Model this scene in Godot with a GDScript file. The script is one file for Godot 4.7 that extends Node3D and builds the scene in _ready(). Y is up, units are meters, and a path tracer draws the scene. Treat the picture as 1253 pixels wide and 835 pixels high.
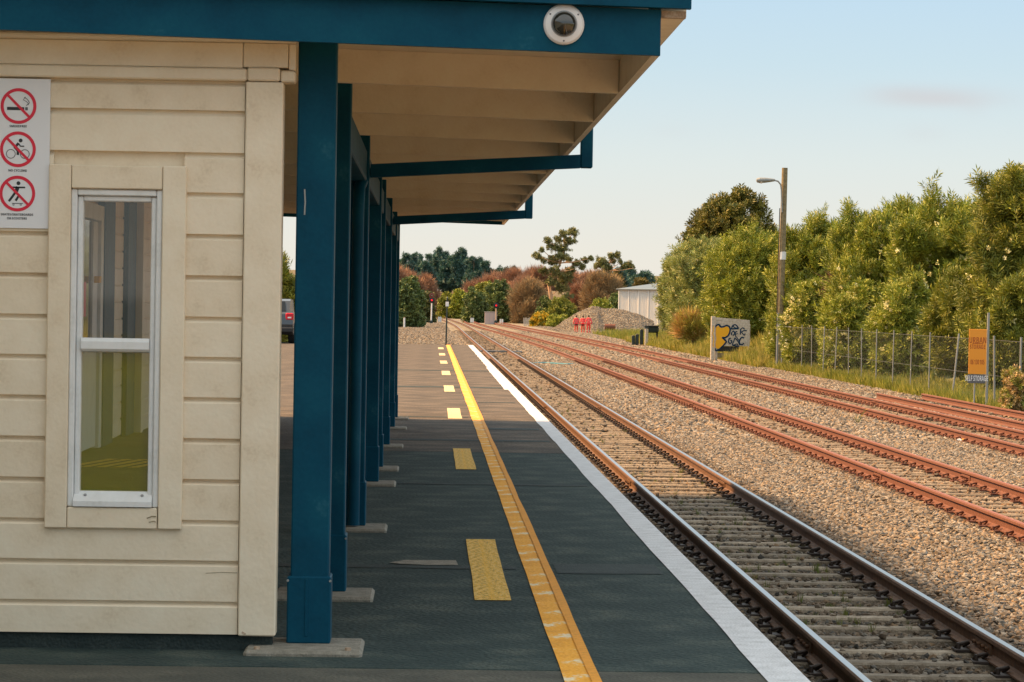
extends Node3D
# Railway platform seen along its length: world x is to the right, y up, depth runs along -z.
# The platform surface is y = 0, the camera stands on it 1.36 m up.

const FOCAL := 3400.0          # focal length in pixels of the 1253 x 835 photograph
const EYE := 1.36
const WALL_Z := 10.8           # depth of the end screen of the veranda
const RAIL_TOP := -0.68
const BALLAST := -0.872
const SLEEPER_TOP := -0.826

const EXPOSURE := 2.05
const SKY_GAIN := 0.64
const SUN_ENERGY := 1.6
const SUN_COLOR := Color(1.0, .79, .54)
const SUN_ELEVATION := 47.0
const SUN_AHEAD := 16.0
const FOG := false

var cam_to_world := Basis.IDENTITY
var rng := RandomNumberGenerator.new()
var taken := {}
var M := {}
var mesh_cache := {}

# ------------------------------------------------------------------ pixels to places
func pixel_ray(px: float, py: float) -> Vector3:
	return cam_to_world * Vector3(px - 626.5, 417.5 - py, -FOCAL)

func at_depth(px: float, py: float, depth: float) -> Vector3:
	var d := pixel_ray(px, py)
	return Vector3(0, EYE, 0) + d * (depth / -d.z)

# ------------------------------------------------------------------ nodes
func numbered(called: String) -> String:
	if not taken.has(called):
		taken[called] = 0
		return called
	taken[called] += 1
	return "%s_%03d" % [called, taken[called]]

func tag(o: Node, label: String, category: String, group := "", kind := "") -> void:
	if label != "": o.set_meta("label", label)
	if category != "": o.set_meta("category", category)
	if group != "": o.set_meta("group", group)
	if kind != "": o.set_meta("kind", kind)

func thing(called: String, label: String, category: String, where := Vector3.ZERO, group := "") -> Node3D:
	var o := Node3D.new()
	o.name = numbered(called)
	add_child(o, true)
	o.position = where
	tag(o, label, category, group)
	return o

func part(called: String, mesh: Mesh, material: Material, parent: Node, where := Vector3.ZERO, basis_ := Basis.IDENTITY) -> MeshInstance3D:
	var o := MeshInstance3D.new()
	o.name = called if parent != self else numbered(called)
	o.mesh = mesh
	if material: o.material_override = material
	parent.add_child(o, true)
	o.transform = Transform3D(basis_, where)
	return o

func structure(called: String, mesh: Mesh, material: Material) -> MeshInstance3D:
	var o := part(called, mesh, material, self)
	o.set_meta("kind", "structure")
	return o

# ------------------------------------------------------------------ shapes
func begin() -> SurfaceTool:
	var st := SurfaceTool.new()
	st.begin(Mesh.PRIMITIVE_TRIANGLES)
	return st

func tri(st: SurfaceTool, a: Vector3, b: Vector3, c: Vector3, out: Vector3) -> void:
	var n := (b - a).cross(c - a)
	if n.length_squared() < 1e-16: return
	n = n.normalized()
	if n.dot(out) < 0.0:
		n = -n
	else:
		var t := b
		b = c
		c = t
	for v in [a, b, c]:
		st.set_normal(n)
		st.add_vertex(v)

func quad(st: SurfaceTool, a: Vector3, b: Vector3, c: Vector3, d: Vector3, out: Vector3) -> void:
	tri(st, a, b, c, out)
	tri(st, a, c, d, out)

# a box with chamfered edges
func add_box(st: SurfaceTool, lo: Vector3, hi: Vector3, bevel := 0.0) -> void:
	var c := (lo + hi) * 0.5
	var h := (hi - lo) * 0.5
	bevel = minf(bevel, minf(h.x, minf(h.y, h.z)) * 0.6)
	var axes := [Vector3.RIGHT, Vector3.UP, Vector3.BACK]
	for i in 3:
		var u: Vector3 = axes[(i + 1) % 3]
		var v: Vector3 = axes[(i + 2) % 3]
		var n: Vector3 = axes[i]
		for s in [-1.0, 1.0]:
			var o: Vector3 = c + n * s * h[i]
			var hu: Vector3 = u * (h[(i + 1) % 3] - bevel)
			var hv: Vector3 = v * (h[(i + 2) % 3] - bevel)
			quad(st, o - hu - hv, o + hu - hv, o + hu + hv, o - hu + hv, n * s)
	if bevel <= 0.0: return
	for i in 3:
		var j := (i + 1) % 3
		var k := (i + 2) % 3
		for s in [-1.0, 1.0]:
			for t in [-1.0, 1.0]:
				var along: Vector3 = axes[i] * (h[i] - bevel)
				var p: Vector3 = c + axes[j] * s * h[j] + axes[k] * t * (h[k] - bevel)
				var q: Vector3 = c + axes[j] * s * (h[j] - bevel) + axes[k] * t * h[k]
				quad(st, p - along, p + along, q + along, q - along, axes[j] * s + axes[k] * t)
	for sx in [-1.0, 1.0]:
		for sy in [-1.0, 1.0]:
			for sz in [-1.0, 1.0]:
				var s3 := Vector3(sx, sy, sz)
				var e := h - Vector3.ONE * bevel
				tri(st, c + Vector3(h.x, e.y, e.z) * s3, c + Vector3(e.x, h.y, e.z) * s3, c + Vector3(e.x, e.y, h.z) * s3, s3)

func box_mesh(size: Vector3, bevel := 0.0) -> Mesh:
	var key := "%s %s" % [size, bevel]
	if not mesh_cache.has(key):
		var st := begin()
		add_box(st, size * -0.5, size * 0.5, bevel)
		mesh_cache[key] = st.commit()
	return mesh_cache[key]

func box(called: String, lo: Vector3, hi: Vector3, material: Material, parent: Node, bevel := 0.004) -> MeshInstance3D:
	return part(called, box_mesh((hi - lo).snapped(Vector3.ONE * 0.0001), bevel), material, parent, (lo + hi) * 0.5)

# box given by x and y ranges and the depths of its near and far faces
func dbox(called: String, x0: float, x1: float, y0: float, y1: float, near: float, far: float, material: Material, parent: Node, bevel := 0.004) -> MeshInstance3D:
	return box(called, Vector3(x0, y0, -far), Vector3(x1, y1, -near), material, parent, bevel)

# closed outline (z, y) drawn along x
func prism_x(st: SurfaceTool, outline: PackedVector2Array, x0: float, x1: float) -> void:
	var c := Vector2.ZERO
	for p in outline: c += p
	c /= outline.size()
	for i in outline.size():
		var a := outline[i]
		var b := outline[(i + 1) % outline.size()]
		var e := b - a
		var n := Vector2(e.y, -e.x)
		if n.dot((a + b) * 0.5 - c) < 0.0: n = -n
		quad(st, Vector3(x0, a.y, a.x), Vector3(x1, a.y, a.x), Vector3(x1, b.y, b.x), Vector3(x0, b.y, b.x), Vector3(0, n.y, n.x))
	var ids := Geometry2D.triangulate_polygon(outline)
	for i in range(0, ids.size(), 3):
		for s in [[x0, Vector3.LEFT], [x1, Vector3.RIGHT]]:
			var p := outline[ids[i]]
			var q := outline[ids[i + 1]]
			var r := outline[ids[i + 2]]
			tri(st, Vector3(s[0], p.y, p.x), Vector3(s[0], q.y, q.x), Vector3(s[0], r.y, r.x), s[1])

# closed outline (x, y) carried along a path of offsets
func sweep(st: SurfaceTool, outline: PackedVector2Array, path: PackedVector3Array) -> void:
	var c := Vector2.ZERO
	for p in outline: c += p
	c /= outline.size()
	for k in path.size() - 1:
		for i in outline.size():
			var a := outline[i]
			var b := outline[(i + 1) % outline.size()]
			var e := b - a
			var n := Vector2(e.y, -e.x)
			var o := Vector3(n.x, n.y, 0)
			var a0 := path[k] + Vector3(a.x, a.y, 0)
			var b0 := path[k] + Vector3(b.x, b.y, 0)
			var a1 := path[k + 1] + Vector3(a.x, a.y, 0)
			var b1 := path[k + 1] + Vector3(b.x, b.y, 0)
			quad(st, a0, b0, b1, a1, o)
	var ids := Geometry2D.triangulate_polygon(outline)
	for k in [0, path.size() - 1]:
		for i in range(0, ids.size(), 3):
			var p: Vector3 = path[k]
			tri(st, p + Vector3(outline[ids[i]].x, outline[ids[i]].y, 0), p + Vector3(outline[ids[i + 1]].x, outline[ids[i + 1]].y, 0), p + Vector3(outline[ids[i + 2]].x, outline[ids[i + 2]].y, 0), Vector3(0, 0, 1 if k == 0 else -1))

# round tube through points with a radius at each
func tube(st: SurfaceTool, pts: Array, radii: Array, sides := 8, color := Color.WHITE) -> void:
	var rings := []
	var up := Vector3.UP
	for i in pts.size():
		var d: Vector3 = (pts[mini(i + 1, pts.size() - 1)] - pts[maxi(i - 1, 0)]).normalized()
		if absf(d.dot(up)) > 0.95: up = Vector3.RIGHT
		var u := d.cross(up).normalized()
		var v := u.cross(d).normalized()
		up = v
		var ring := []
		for k in sides:
			var a := TAU * k / sides
			var n := u * cos(a) + v * sin(a)
			ring.append([pts[i] + n * radii[i], n])
		rings.append(ring)
	var dyed := color != Color.WHITE
	for i in pts.size() - 1:
		for k in sides:
			var k2 := (k + 1) % sides
			for w in [rings[i][k], rings[i][k2], rings[i + 1][k2], rings[i][k], rings[i + 1][k2], rings[i + 1][k]]:
				st.set_normal(w[1])
				if dyed: st.set_color(color)
				st.add_vertex(w[0])
	for e in [0, pts.size() - 1]:
		var d: Vector3 = (pts[e] - pts[1 if e == 0 else e - 1]).normalized()
		for k in sides:
			for w in [pts[e], rings[e][k][0], rings[e][(k + 1) % sides][0]]:
				st.set_normal(d)
				if dyed: st.set_color(color)
				st.add_vertex(w)

# outline (radius, height) turned round the y axis
func lathe(st: SurfaceTool, outline: Array, sides := 24) -> void:
	for i in outline.size() - 1:
		var p: Vector2 = outline[i]
		var q: Vector2 = outline[i + 1]
		var e := q - p
		var n2 := Vector2(e.y, -e.x).normalized()
		for k in sides:
			var a := TAU * k / sides
			var b := TAU * (k + 1) / sides
			var va := Vector3(cos(a), 0, sin(a))
			var vb := Vector3(cos(b), 0, sin(b))
			var set := [[va * p.x + Vector3.UP * p.y, va], [vb * p.x + Vector3.UP * p.y, vb], [vb * q.x + Vector3.UP * q.y, vb], [va * p.x + Vector3.UP * p.y, va], [vb * q.x + Vector3.UP * q.y, vb], [va * q.x + Vector3.UP * q.y, va]]
			for w in set:
				st.set_normal((w[1] * n2.x + Vector3.UP * n2.y).normalized())
				st.add_vertex(w[0])

# flat ribbon in the xy plane along a polyline
func ribbon(st: SurfaceTool, pts: Array, width: float, z := 0.0, closed := false) -> void:
	var n := pts.size()
	var rows := []
	for i in n:
		var a: Vector2 = pts[(i - 1 + n) % n] if closed or i > 0 else pts[i]
		var b: Vector2 = pts[(i + 1) % n] if closed or i < n - 1 else pts[i]
		var d := (b - a).normalized()
		var s := Vector2(-d.y, d.x) * width * 0.5
		rows.append([pts[i] + s, pts[i] - s])
	for i in (n if closed else n - 1):
		var r: Array = rows[i]
		var q: Array = rows[(i + 1) % n]
		quad(st, Vector3(r[0].x, r[0].y, z), Vector3(r[1].x, r[1].y, z), Vector3(q[1].x, q[1].y, z), Vector3(q[0].x, q[0].y, z), Vector3.BACK)

func circle_points(c: Vector2, r: float, n := 40) -> Array:
	var a := []
	for i in n: a.append(c + Vector2(cos(TAU * i / n), sin(TAU * i / n)) * r)
	return a

func flat_polygon(st: SurfaceTool, pts: PackedVector2Array, z := 0.0) -> void:
	var ids := Geometry2D.triangulate_polygon(pts)
	for i in range(0, ids.size(), 3):
		tri(st, Vector3(pts[ids[i]].x, pts[ids[i]].y, z), Vector3(pts[ids[i + 1]].x, pts[ids[i + 1]].y, z), Vector3(pts[ids[i + 2]].x, pts[ids[i + 2]].y, z), Vector3.BACK)

# ------------------------------------------------------------------ materials
func lin(r: float, g: float, b: float) -> Color:
	return Color(r, g, b).linear_to_srgb()

# an image of two layered noises, coloured along a gradient of real-world (linear) colours
func speckle(seed_: int, size: int, coarse: float, fine: float, weight: float, stops: Array) -> ImageTexture:
	var a := FastNoiseLite.new()
	a.seed = seed_
	a.noise_type = FastNoiseLite.TYPE_SIMPLEX
	a.frequency = coarse
	a.fractal_octaves = 4
	var b := FastNoiseLite.new()
	b.seed = seed_ + 77
	b.noise_type = FastNoiseLite.TYPE_SIMPLEX
	b.frequency = fine
	b.fractal_octaves = 2
	var da := a.get_seamless_image(size, size).get_data()
	var db := b.get_seamless_image(size, size).get_data()
	var lut := PackedByteArray()
	for i in 256:
		var t := i / 255.0
		var c: Color = stops[0][1]
		for k in stops.size() - 1:
			if t >= stops[k][0]:
				c = stops[k][1].lerp(stops[k + 1][1], clampf((t - stops[k][0]) / (stops[k + 1][0] - stops[k][0]), 0, 1))
		c = c.linear_to_srgb()
		lut.append_array([int(c.r * 255), int(c.g * 255), int(c.b * 255)])
	var out := PackedByteArray()
	out.resize(size * size * 3)
	for i in size * size:
		var t := int(clampf(da[i] * (1.0 - weight) + db[i] * weight, 0, 255)) * 3
		out[i * 3] = lut[t]
		out[i * 3 + 1] = lut[t + 1]
		out[i * 3 + 2] = lut[t + 2]
	return ImageTexture.create_from_image(Image.create_from_data(size, size, false, Image.FORMAT_RGB8, out))

var bump_cache := {}
func bumps(freq: float, strength: float) -> NoiseTexture2D:
	var key := "%s %s" % [freq, strength]
	if not bump_cache.has(key):
		var n := FastNoiseLite.new()
		n.seed = 5 + bump_cache.size()
		n.frequency = freq
		n.fractal_octaves = 3
		var t := NoiseTexture2D.new()
		t.width = 512
		t.height = 512
		t.seamless = true
		t.as_normal_map = true
		t.bump_strength = strength
		t.noise = n
		bump_cache[key] = t
	return bump_cache[key]

func paint(c: Color, rough := 0.6, metal := 0.0) -> StandardMaterial3D:
	var m := StandardMaterial3D.new()
	m.albedo_color = c.linear_to_srgb()
	m.roughness = rough
	m.metallic = metal
	return m

func surface(tex: Texture2D, tile: float, rough := 0.9, bump: Texture2D = null, bump_scale := 1.0) -> StandardMaterial3D:
	var m := StandardMaterial3D.new()
	m.albedo_texture = tex
	m.roughness = rough
	m.uv1_triplanar = true
	m.uv1_world_triplanar = true
	m.uv1_scale = Vector3.ONE / tile
	if bump:
		m.normal_enabled = true
		m.normal_texture = bump
		m.normal_scale = bump_scale
	return m

func materials() -> void:
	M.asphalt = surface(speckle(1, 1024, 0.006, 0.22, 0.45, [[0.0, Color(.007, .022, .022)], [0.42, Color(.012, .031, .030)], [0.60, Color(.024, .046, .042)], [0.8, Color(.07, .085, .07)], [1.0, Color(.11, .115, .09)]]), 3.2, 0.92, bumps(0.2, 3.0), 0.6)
	M.asphalt_sunlit_tone = surface(speckle(41, 1024, 0.006, 0.22, 0.4, [[0.0, Color(.040, .036, .030)], [0.42, Color(.068, .055, .043)], [0.60, Color(.098, .078, .060)], [1.0, Color(.18, .145, .11)]]), 5.2, 0.95, bumps(0.2, 3.0), 0.5)  # browner, lighter copy of the asphalt: sun warmth painted into the colour
	M.asphalt_old = surface(speckle(2, 512, 0.01, 0.25, 0.5, [[0.0, Color(.04, .042, .034)], [0.5, Color(.066, .066, .052)], [1.0, Color(.15, .14, .11)]]), 2.3, 0.95, bumps(0.2, 3.0), 0.6)
	M.asphalt_patch = surface(speckle(3, 512, 0.02, 0.3, 0.5, [[0.0, Color(.012, .024, .025)], [0.5, Color(.020, .034, .034)], [1.0, Color(.05, .066, .062)]]), 1.7, 0.85, bumps(0.2, 3.0), 0.5)
	M.concrete = surface(speckle(4, 512, 0.02, 0.2, 0.4, [[0.0, Color(.14, .13, .10)], [0.5, Color(.24, .22, .18)], [1.0, Color(.38, .35, .29)]]), 0.9, 0.9, bumps(0.1, 3.0), 0.6)
	M.white_line = surface(speckle(5, 512, 0.015, 0.2, 0.4, [[0.0, Color(.36, .36, .35)], [0.38, Color(.62, .62, .63)], [1.0, Color(.8, .8, .82)]]), 1.3, 0.75, bumps(0.15, 3.0), 0.4)
	M.yellow_line = surface(speckle(6, 512, 0.008, 0.10, 0.3, [[0.0, Color(.64, .26, .01)], [0.40, Color(.88, .385, .012)], [0.58, Color(.88, .42, .03)], [0.64, Color(.82, .64, .38)], [1.0, Color(.82, .76, .62)]]), 1.7, 0.7, bumps(0.15, 3.0), 0.4)
	M.yellow_edge = surface(speckle(7, 512, 0.02, 0.15, 0.4, [[0.0, Color(.50, .22, .01)], [0.5, Color(.78, .31, .008)], [1.0, Color(.82, .36, .02)]]), 0.6, 0.7)
	M.yellow_worn = surface(speckle(8, 512, 0.03, 0.16, 0.5, [[0.0, Color(.05, .06, .05)], [0.34, Color(.16, .12, .04)], [0.39, Color(.80, .42, .015)], [0.60, Color(.84, .48, .04)], [0.70, Color(.82, .68, .38)], [1.0, Color(.8, .72, .5)]]), 0.55, 0.8)
	M.dash_sunlit_tone = surface(speckle(43, 512, 0.03, 0.16, 0.5, [[0.0, Color(.10, .10, .08)], [0.34, Color(.30, .25, .15)], [0.40, Color(.66, .48, .22)], [0.60, Color(.72, .58, .34)], [1.0, Color(.78, .7, .5)]]), 0.6, 0.8)  # worn dash paint, with sunlight on the far dashes painted in as paleness
	M.ballast_bed = surface(speckle(9, 1024, 0.012, 0.16, 0.62, [[0.0, Color(.07, .06, .045)], [0.4, Color(.20, .165, .115)], [0.6, Color(.31, .255, .18)], [1.0, Color(.48, .42, .33)]]), 4.0, 0.95, bumps(0.16, 6.0), 1.0)
	M.gravel = surface(speckle(10, 1024, 0.01, 0.18, 0.6, [[0.0, Color(.10, .085, .06)], [0.45, Color(.24, .20, .145)], [1.0, Color(.44, .38, .29)]]), 7.0, 0.95, bumps(0.18, 6.0), 1.0)
	M.gravel_far = surface(speckle(40, 1024, 0.02, 0.16, 0.6, [[0.0, Color(.05, .042, .03)], [0.38, Color(.15, .125, .09)], [0.55, Color(.255, .215, .16)], [1.0, Color(.50, .43, .33)]]), 20.0, 0.95, bumps(0.16, 8.0), 1.0)
	M.soil = surface(speckle(11, 512, 0.01, 0.15, 0.4, [[0.0, Color(.05, .06, .015)], [0.5, Color(.11, .11, .03)], [1.0, Color(.2, .17, .07)]]), 6.0, 0.95)
	M.hill = surface(speckle(12, 512, 0.02, 0.1, 0.4, [[0.0, Color(.05, .05, .02)], [0.5, Color(.12, .09, .04)], [1.0, Color(.2, .12, .07)]]), 30.0, 0.95)
	M.rust = surface(speckle(13, 512, 0.02, 0.13, 0.45, [[0.0, Color(.07, .028, .016)], [0.45, Color(.145, .052, .029)], [0.7, Color(.19, .070, .038)], [1.0, Color(.30, .15, .085)]]), 0.7, 0.8, bumps(0.12, 3.0), 0.5)
	M.rail_brown = surface(speckle(14, 512, 0.015, 0.13, 0.45, [[0.0, Color(.06, .03, .015)], [0.5, Color(.135, .062, .027)], [1.0, Color(.22, .12, .06)]]), 0.8, 0.72, bumps(0.12, 3.0), 0.4)
	M.steel = paint(Color(.46, .46, .46), 0.30, 1.0)
	M.rail_tread = surface(speckle(15, 256, 0.02, 0.1, 0.4, [[0.0, Color(.14, .05, .03)], [0.5, Color(.25, .085, .05)], [1.0, Color(.32, .14, .085)]]), 0.6, 0.6)
	M.clip = paint(Color(.05, .035, .028), 0.6, 0.3)
	M.clip_rust = paint(Color(.12, .045, .028), 0.75, 0.1)
	for k in 3:
		var f := [1.0, 0.8, 1.2][k] as float
		M["sleeper_%d" % k] = surface(speckle(16 + k, 256, 0.02, 0.12, 0.4, [[0.0, Color(.12, .092, .062) * f], [0.5, Color(.235, .185, .13) * f], [1.0, Color(.40, .33, .25) * f]]), 0.7, 0.9, bumps(0.1, 4.0), 0.6)
	M.cream = surface(speckle(20, 512, 0.008, 0.1, 0.25, [[0.0, Color(.70, .57, .41)], [0.3, Color(.80, .68, .51)], [0.6, Color(.83, .715, .55)], [1.0, Color(.85, .755, .59)]]), 1.1, 0.62, bumps(0.06, 1.2), 0.35)
	M.cream_b = surface(speckle(21, 512, 0.01, 0.1, 0.25, [[0.0, Color(.68, .55, .39)], [0.4, Color(.785, .66, .49)], [1.0, Color(.83, .715, .55)]]), 0.9, 0.62, bumps(0.06, 1.2), 0.35)
	M.bare_wood = surface(speckle(23, 256, 0.02, 0.12, 0.4, [[0.0, Color(.2, .14, .09)], [0.5, Color(.45, .32, .22)], [1.0, Color(.6, .5, .4)]]), 0.4, 0.8)
	M.blue = surface(speckle(24, 512, 0.006, 0.1, 0.2, [[0.0, Color(.001, .044, .082)], [0.45, Color(.0015, .060, .108)], [0.8, Color(.003, .075, .125)], [1.0, Color(.02, .11, .16)]]), 1.4, 0.55, bumps(0.05, 1.0), 0.3)
	M.blue.metallic_specular = 0.25
	M.white_paint = surface(speckle(25, 256, 0.01, 0.1, 0.3, [[0.0, Color(.62, .62, .60)], [0.5, Color(.76, .76, .75)], [1.0, Color(.82, .82, .82)]]), 0.8, 0.45)
	M.sign_white = paint(Color(.78, .78, .80), 0.4)
	M.sign_red = paint(Color(.70, .012, .045), 0.45)
	M.ink = paint(Color(.02, .02, .025), 0.5)
	M.ink_grey = paint(Color(.12, .12, .13), 0.5)
	M.plastic_white = paint(Color(.80, .76, .74), 0.35)
	M.plastic_grey = paint(Color(.3, .3, .3), 0.4)
	M.dome = paint(Color(.03, .026, .018), 0.06)
	M.dome.metallic_specular = 0.9
	M.roof = paint(Color(.10, .14, .16), 0.5, 0.2)
	var glass := StandardMaterial3D.new()
	glass.transparency = BaseMaterial3D.TRANSPARENCY_ALPHA
	glass.albedo_color = Color(.35, .4, .4, .05)
	glass.roughness = 0.02
	M.glass = glass
	var tinted := StandardMaterial3D.new()
	tinted.transparency = BaseMaterial3D.TRANSPARENCY_ALPHA
	tinted.albedo_color = Color(.60, .58, .02, .26)
	tinted.roughness = 0.02
	M.glass_yellow = tinted
	M.galv = paint(Color(.30, .31, .30), 0.55, 0.4)
	M.wire = paint(Color(.16, .17, .17), 0.6, 0.3)
	M.pole_wood = surface(speckle(26, 256, 0.02, 0.1, 0.4, [[0.0, Color(.10, .075, .04)], [0.5, Color(.22, .17, .09)], [1.0, Color(.34, .28, .17)]]), 0.9, 0.9)
	M.grey_plank = surface(speckle(27, 256, 0.02, 0.1, 0.4, [[0.0, Color(.30, .25, .19)], [0.5, Color(.52, .46, .38)], [1.0, Color(.66, .61, .54)]]), 0.8, 0.9)
	M.graffiti_blue = paint(Color(.004, .035, .08), 0.7)
	M.graffiti_blue.metallic_specular = .2
	M.graffiti_yellow = paint(Color(.80, .40, .008), 0.6)
	M.sign_orange = paint(Color(.85, .32, .025), 0.45)
	M.sign_orange_ink = paint(Color(.45, .10, .01), 0.5)
	M.shed_wall = paint(Color(.70, .68, .64), 0.55, 0.1)
	M.shed_wall_b = paint(Color(.74, .72, .68), 0.55, 0.1)
	M.shed_roof = paint(Color(.16, .20, .23), 0.45, 0.3)
	M.bark = surface(speckle(28, 256, 0.02, 0.1, 0.4, [[0.0, Color(.05, .035, .02)], [0.5, Color(.12, .09, .055)], [1.0, Color(.22, .17, .11)]]), 0.8, 0.95)
	M.gum_bark = paint(Color(.50, .30, .17), 0.8)
	M.leaf = StandardMaterial3D.new()
	M.leaf.vertex_color_use_as_albedo = true
	M.leaf.roughness = 0.6
	M.leaf.backlight_enabled = true
	M.leaf.backlight = Color(.46, .50, .12)
	M.leaf.cull_mode = BaseMaterial3D.CULL_DISABLED
	M.twig = StandardMaterial3D.new()
	M.twig.vertex_color_use_as_albedo = true
	M.twig.roughness = 0.9
	M.twig.cull_mode = BaseMaterial3D.CULL_DISABLED
	M.stone = StandardMaterial3D.new()
	M.stone.vertex_color_use_as_albedo = true
	M.stone.roughness = 0.93
	M.cloth = StandardMaterial3D.new()
	M.cloth.vertex_color_use_as_albedo = true
	M.cloth.roughness = 0.85
	M.black = paint(Color(.012, .014, .016), 0.5)
	M.dark_green = paint(Color(.015, .03, .03), 0.5)
	M.box_pink = paint(Color(.42, .34, .32), 0.6)
	M.hose = paint(Color(.04, .20, .26), 0.5)
	M.red_lamp = paint(Color(.9, .05, .07), 0.4)
	M.red_lamp.emission_enabled = true
	M.red_lamp.emission = Color(1, .08, .12)
	M.red_lamp.emission_energy_multiplier = 0.7
	M.signal_brown = paint(Color(.16, .05, .03), 0.7)
	M.car_grey = paint(Color(.05, .06, .07), 0.25, 0.6)
	M.car_grey.clearcoat_enabled = true
	M.car_glass = paint(Color(.01, .012, .014), 0.05)
	M.tail_red = paint(Color(.55, .01, .03), 0.15)
	M.rubber = paint(Color(.015, .015, .016), 0.85)
	M.alloy = paint(Color(.4, .4, .42), 0.35, 0.8)

# ------------------------------------------------------------------ camera, sky, sun
func camera_and_light() -> void:
	var f := Vector3(528.0 - 626.5, 417.5 - 372.0, -FOCAL).normalized()
	var u := Vector3(0.016, 1, 0)
	u = (u - f * u.dot(f)).normalized()
	var r := f.cross(u)
	cam_to_world = Basis(r, u, -f).transposed()
	var cam := Camera3D.new()
	cam.name = "camera"
	cam.keep_aspect = Camera3D.KEEP_HEIGHT
	cam.fov = rad_to_deg(2.0 * atan(417.5 / FOCAL))
	cam.near = 0.1
	cam.far = 6000.0
	add_child(cam)
	cam.transform = Transform3D(cam_to_world, Vector3(0, EYE, 0))
	cam.current = true

	var env := Environment.new()
	env.background_mode = Environment.BG_SKY
	env.tonemap_mode = Environment.TONE_MAPPER_LINEAR
	env.tonemap_exposure = EXPOSURE
	env.background_energy_multiplier = 1.0
	env.sdfgi_enabled = true
	env.ssao_enabled = true
	env.ssil_enabled = true
	env.fog_enabled = FOG
	env.fog_density = 0.0003
	env.fog_light_color = Color(.80, .86, .88)
	var sky := Sky.new()
	var pano := PanoramaSkyMaterial.new()
	pano.panorama = sky_picture()
	sky.sky_material = pano
	env.sky = sky
	var we := WorldEnvironment.new()
	we.name = "world_environment"
	we.environment = env
	add_child(we)

	var sun := DirectionalLight3D.new()
	sun.name = "sun"
	sun.light_energy = SUN_ENERGY
	sun.light_color = SUN_COLOR
	sun.light_angular_distance = 7.0
	sun.shadow_enabled = true
	add_child(sun)
	# from the left (x negative), a little ahead of the camera
	var el := deg_to_rad(SUN_ELEVATION)
	var az := deg_to_rad(SUN_AHEAD)
	var from := Vector3(-cos(el) * cos(az), sin(el), -cos(el) * sin(az))
	sun.transform = Transform3D(Basis.looking_at(-from, Vector3.UP), Vector3(-20, 30, -20))

# clear evening sky: pale cream at the horizon, blue above, a few thin clouds
func sky_picture() -> ImageTexture:
	var w := 2048
	var h := 1024
	var data := PackedFloat32Array()
	data.resize(w * h * 3)
	var clouds := []
	for c in [[1150.0, 119.0, 80.0, 8.0, 1.0], [1100.0, 116.0, 45.0, 7.0, .6], [1192.0, 137.0, 18.0, 6.0, 0.25], [1130.0, 161.0, 30.0, 6.0, 0.3], [822.0, 158.0, 26.0, 5.0, 0.28]]:
		var d := pixel_ray(c[0], c[1]).normalized()
		clouds.append([atan2(d.x, -d.z), asin(d.y), c[2] / FOCAL, c[3] / FOCAL, c[4]])
	var stops := [[0.0, Color(.66, .62, .54)], [1.2, Color(.645, .625, .56)], [3.0, Color(.575, .625, .61)], [5.0, Color(.465, .585, .645)], [7.0, Color(.40, .55, .675)], [14.0, Color(.52, .64, .725)], [30.0, Color(.84, .89, .90)], [55.0, Color(.88, .92, .92)], [90.0, Color(.66, .73, .77)]]
	for y in h:
		var el := 90.0 - 180.0 * (y + 0.5) / h
		var c: Color = stops[0][1]
		for k in stops.size() - 1:
			if el >= stops[k][0]:
				c = stops[k][1].lerp(stops[k + 1][1], clampf((el - stops[k][0]) / (stops[k + 1][0] - stops[k][0]), 0, 1))
		if el < 0.0: c = Color(.30, .27, .21)
		c = Color(c.r * SKY_GAIN, c.g * SKY_GAIN, c.b * SKY_GAIN)
		for x in w:
			var q := c
			if el > 0.0 and el < 12.0:
				var lon := wrapf(TAU * (x + 0.5) / w, -PI, PI)
				for k in clouds:
					var dx: float = (lon - k[0]) / k[2]
					var dy: float = (deg_to_rad(el) - k[1]) / k[3]
					var s := dx * dx + dy * dy
					if s < 6.0:
						q = q.lerp(Color(.50, .47, .475) * SKY_GAIN, k[4] * exp(-s * 1.4))
			var i := (y * w + x) * 3
			data[i] = q.r
			data[i + 1] = q.g
			data[i + 2] = q.b
	return ImageTexture.create_from_image(Image.create_from_data(w, h, false, Image.FORMAT_RGBF, data.to_byte_array()))

# ------------------------------------------------------------------ platform and ground
func sheet(x0: float, x1: float, near: float, far: float, y: float) -> Mesh:
	var st := begin()
	quad(st, Vector3(x0, y, -near), Vector3(x1, y, -near), Vector3(x1, y, -far), Vector3(x0, y, -far), Vector3.UP)
	return st.commit()

# a painted strip along the platform whose edges wander a little
func wavy_strip(x0: float, x1: float, near: float, far: float, y: float, wobble: float, seed_: int, fixed_right := false) -> Mesh:
	var n := FastNoiseLite.new()
	n.seed = seed_
	n.frequency = 0.35
	var st := begin()
	var step := 0.5
	var z := near
	while z < far:
		var z2 := minf(z + step, far)
		var e := []
		for q in [z, z2]:
			e.append([x0 + n.get_noise_2d(q, 0) * wobble, x1 + (0.0 if fixed_right else n.get_noise_2d(q, 50) * wobble)])
		quad(st, Vector3(e[0][0], y, -z), Vector3(e[0][1], y, -z), Vector3(e[1][1], y, -z2), Vector3(e[1][0], y, -z2), Vector3.UP)
		z = z2
	return st.commit()

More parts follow.
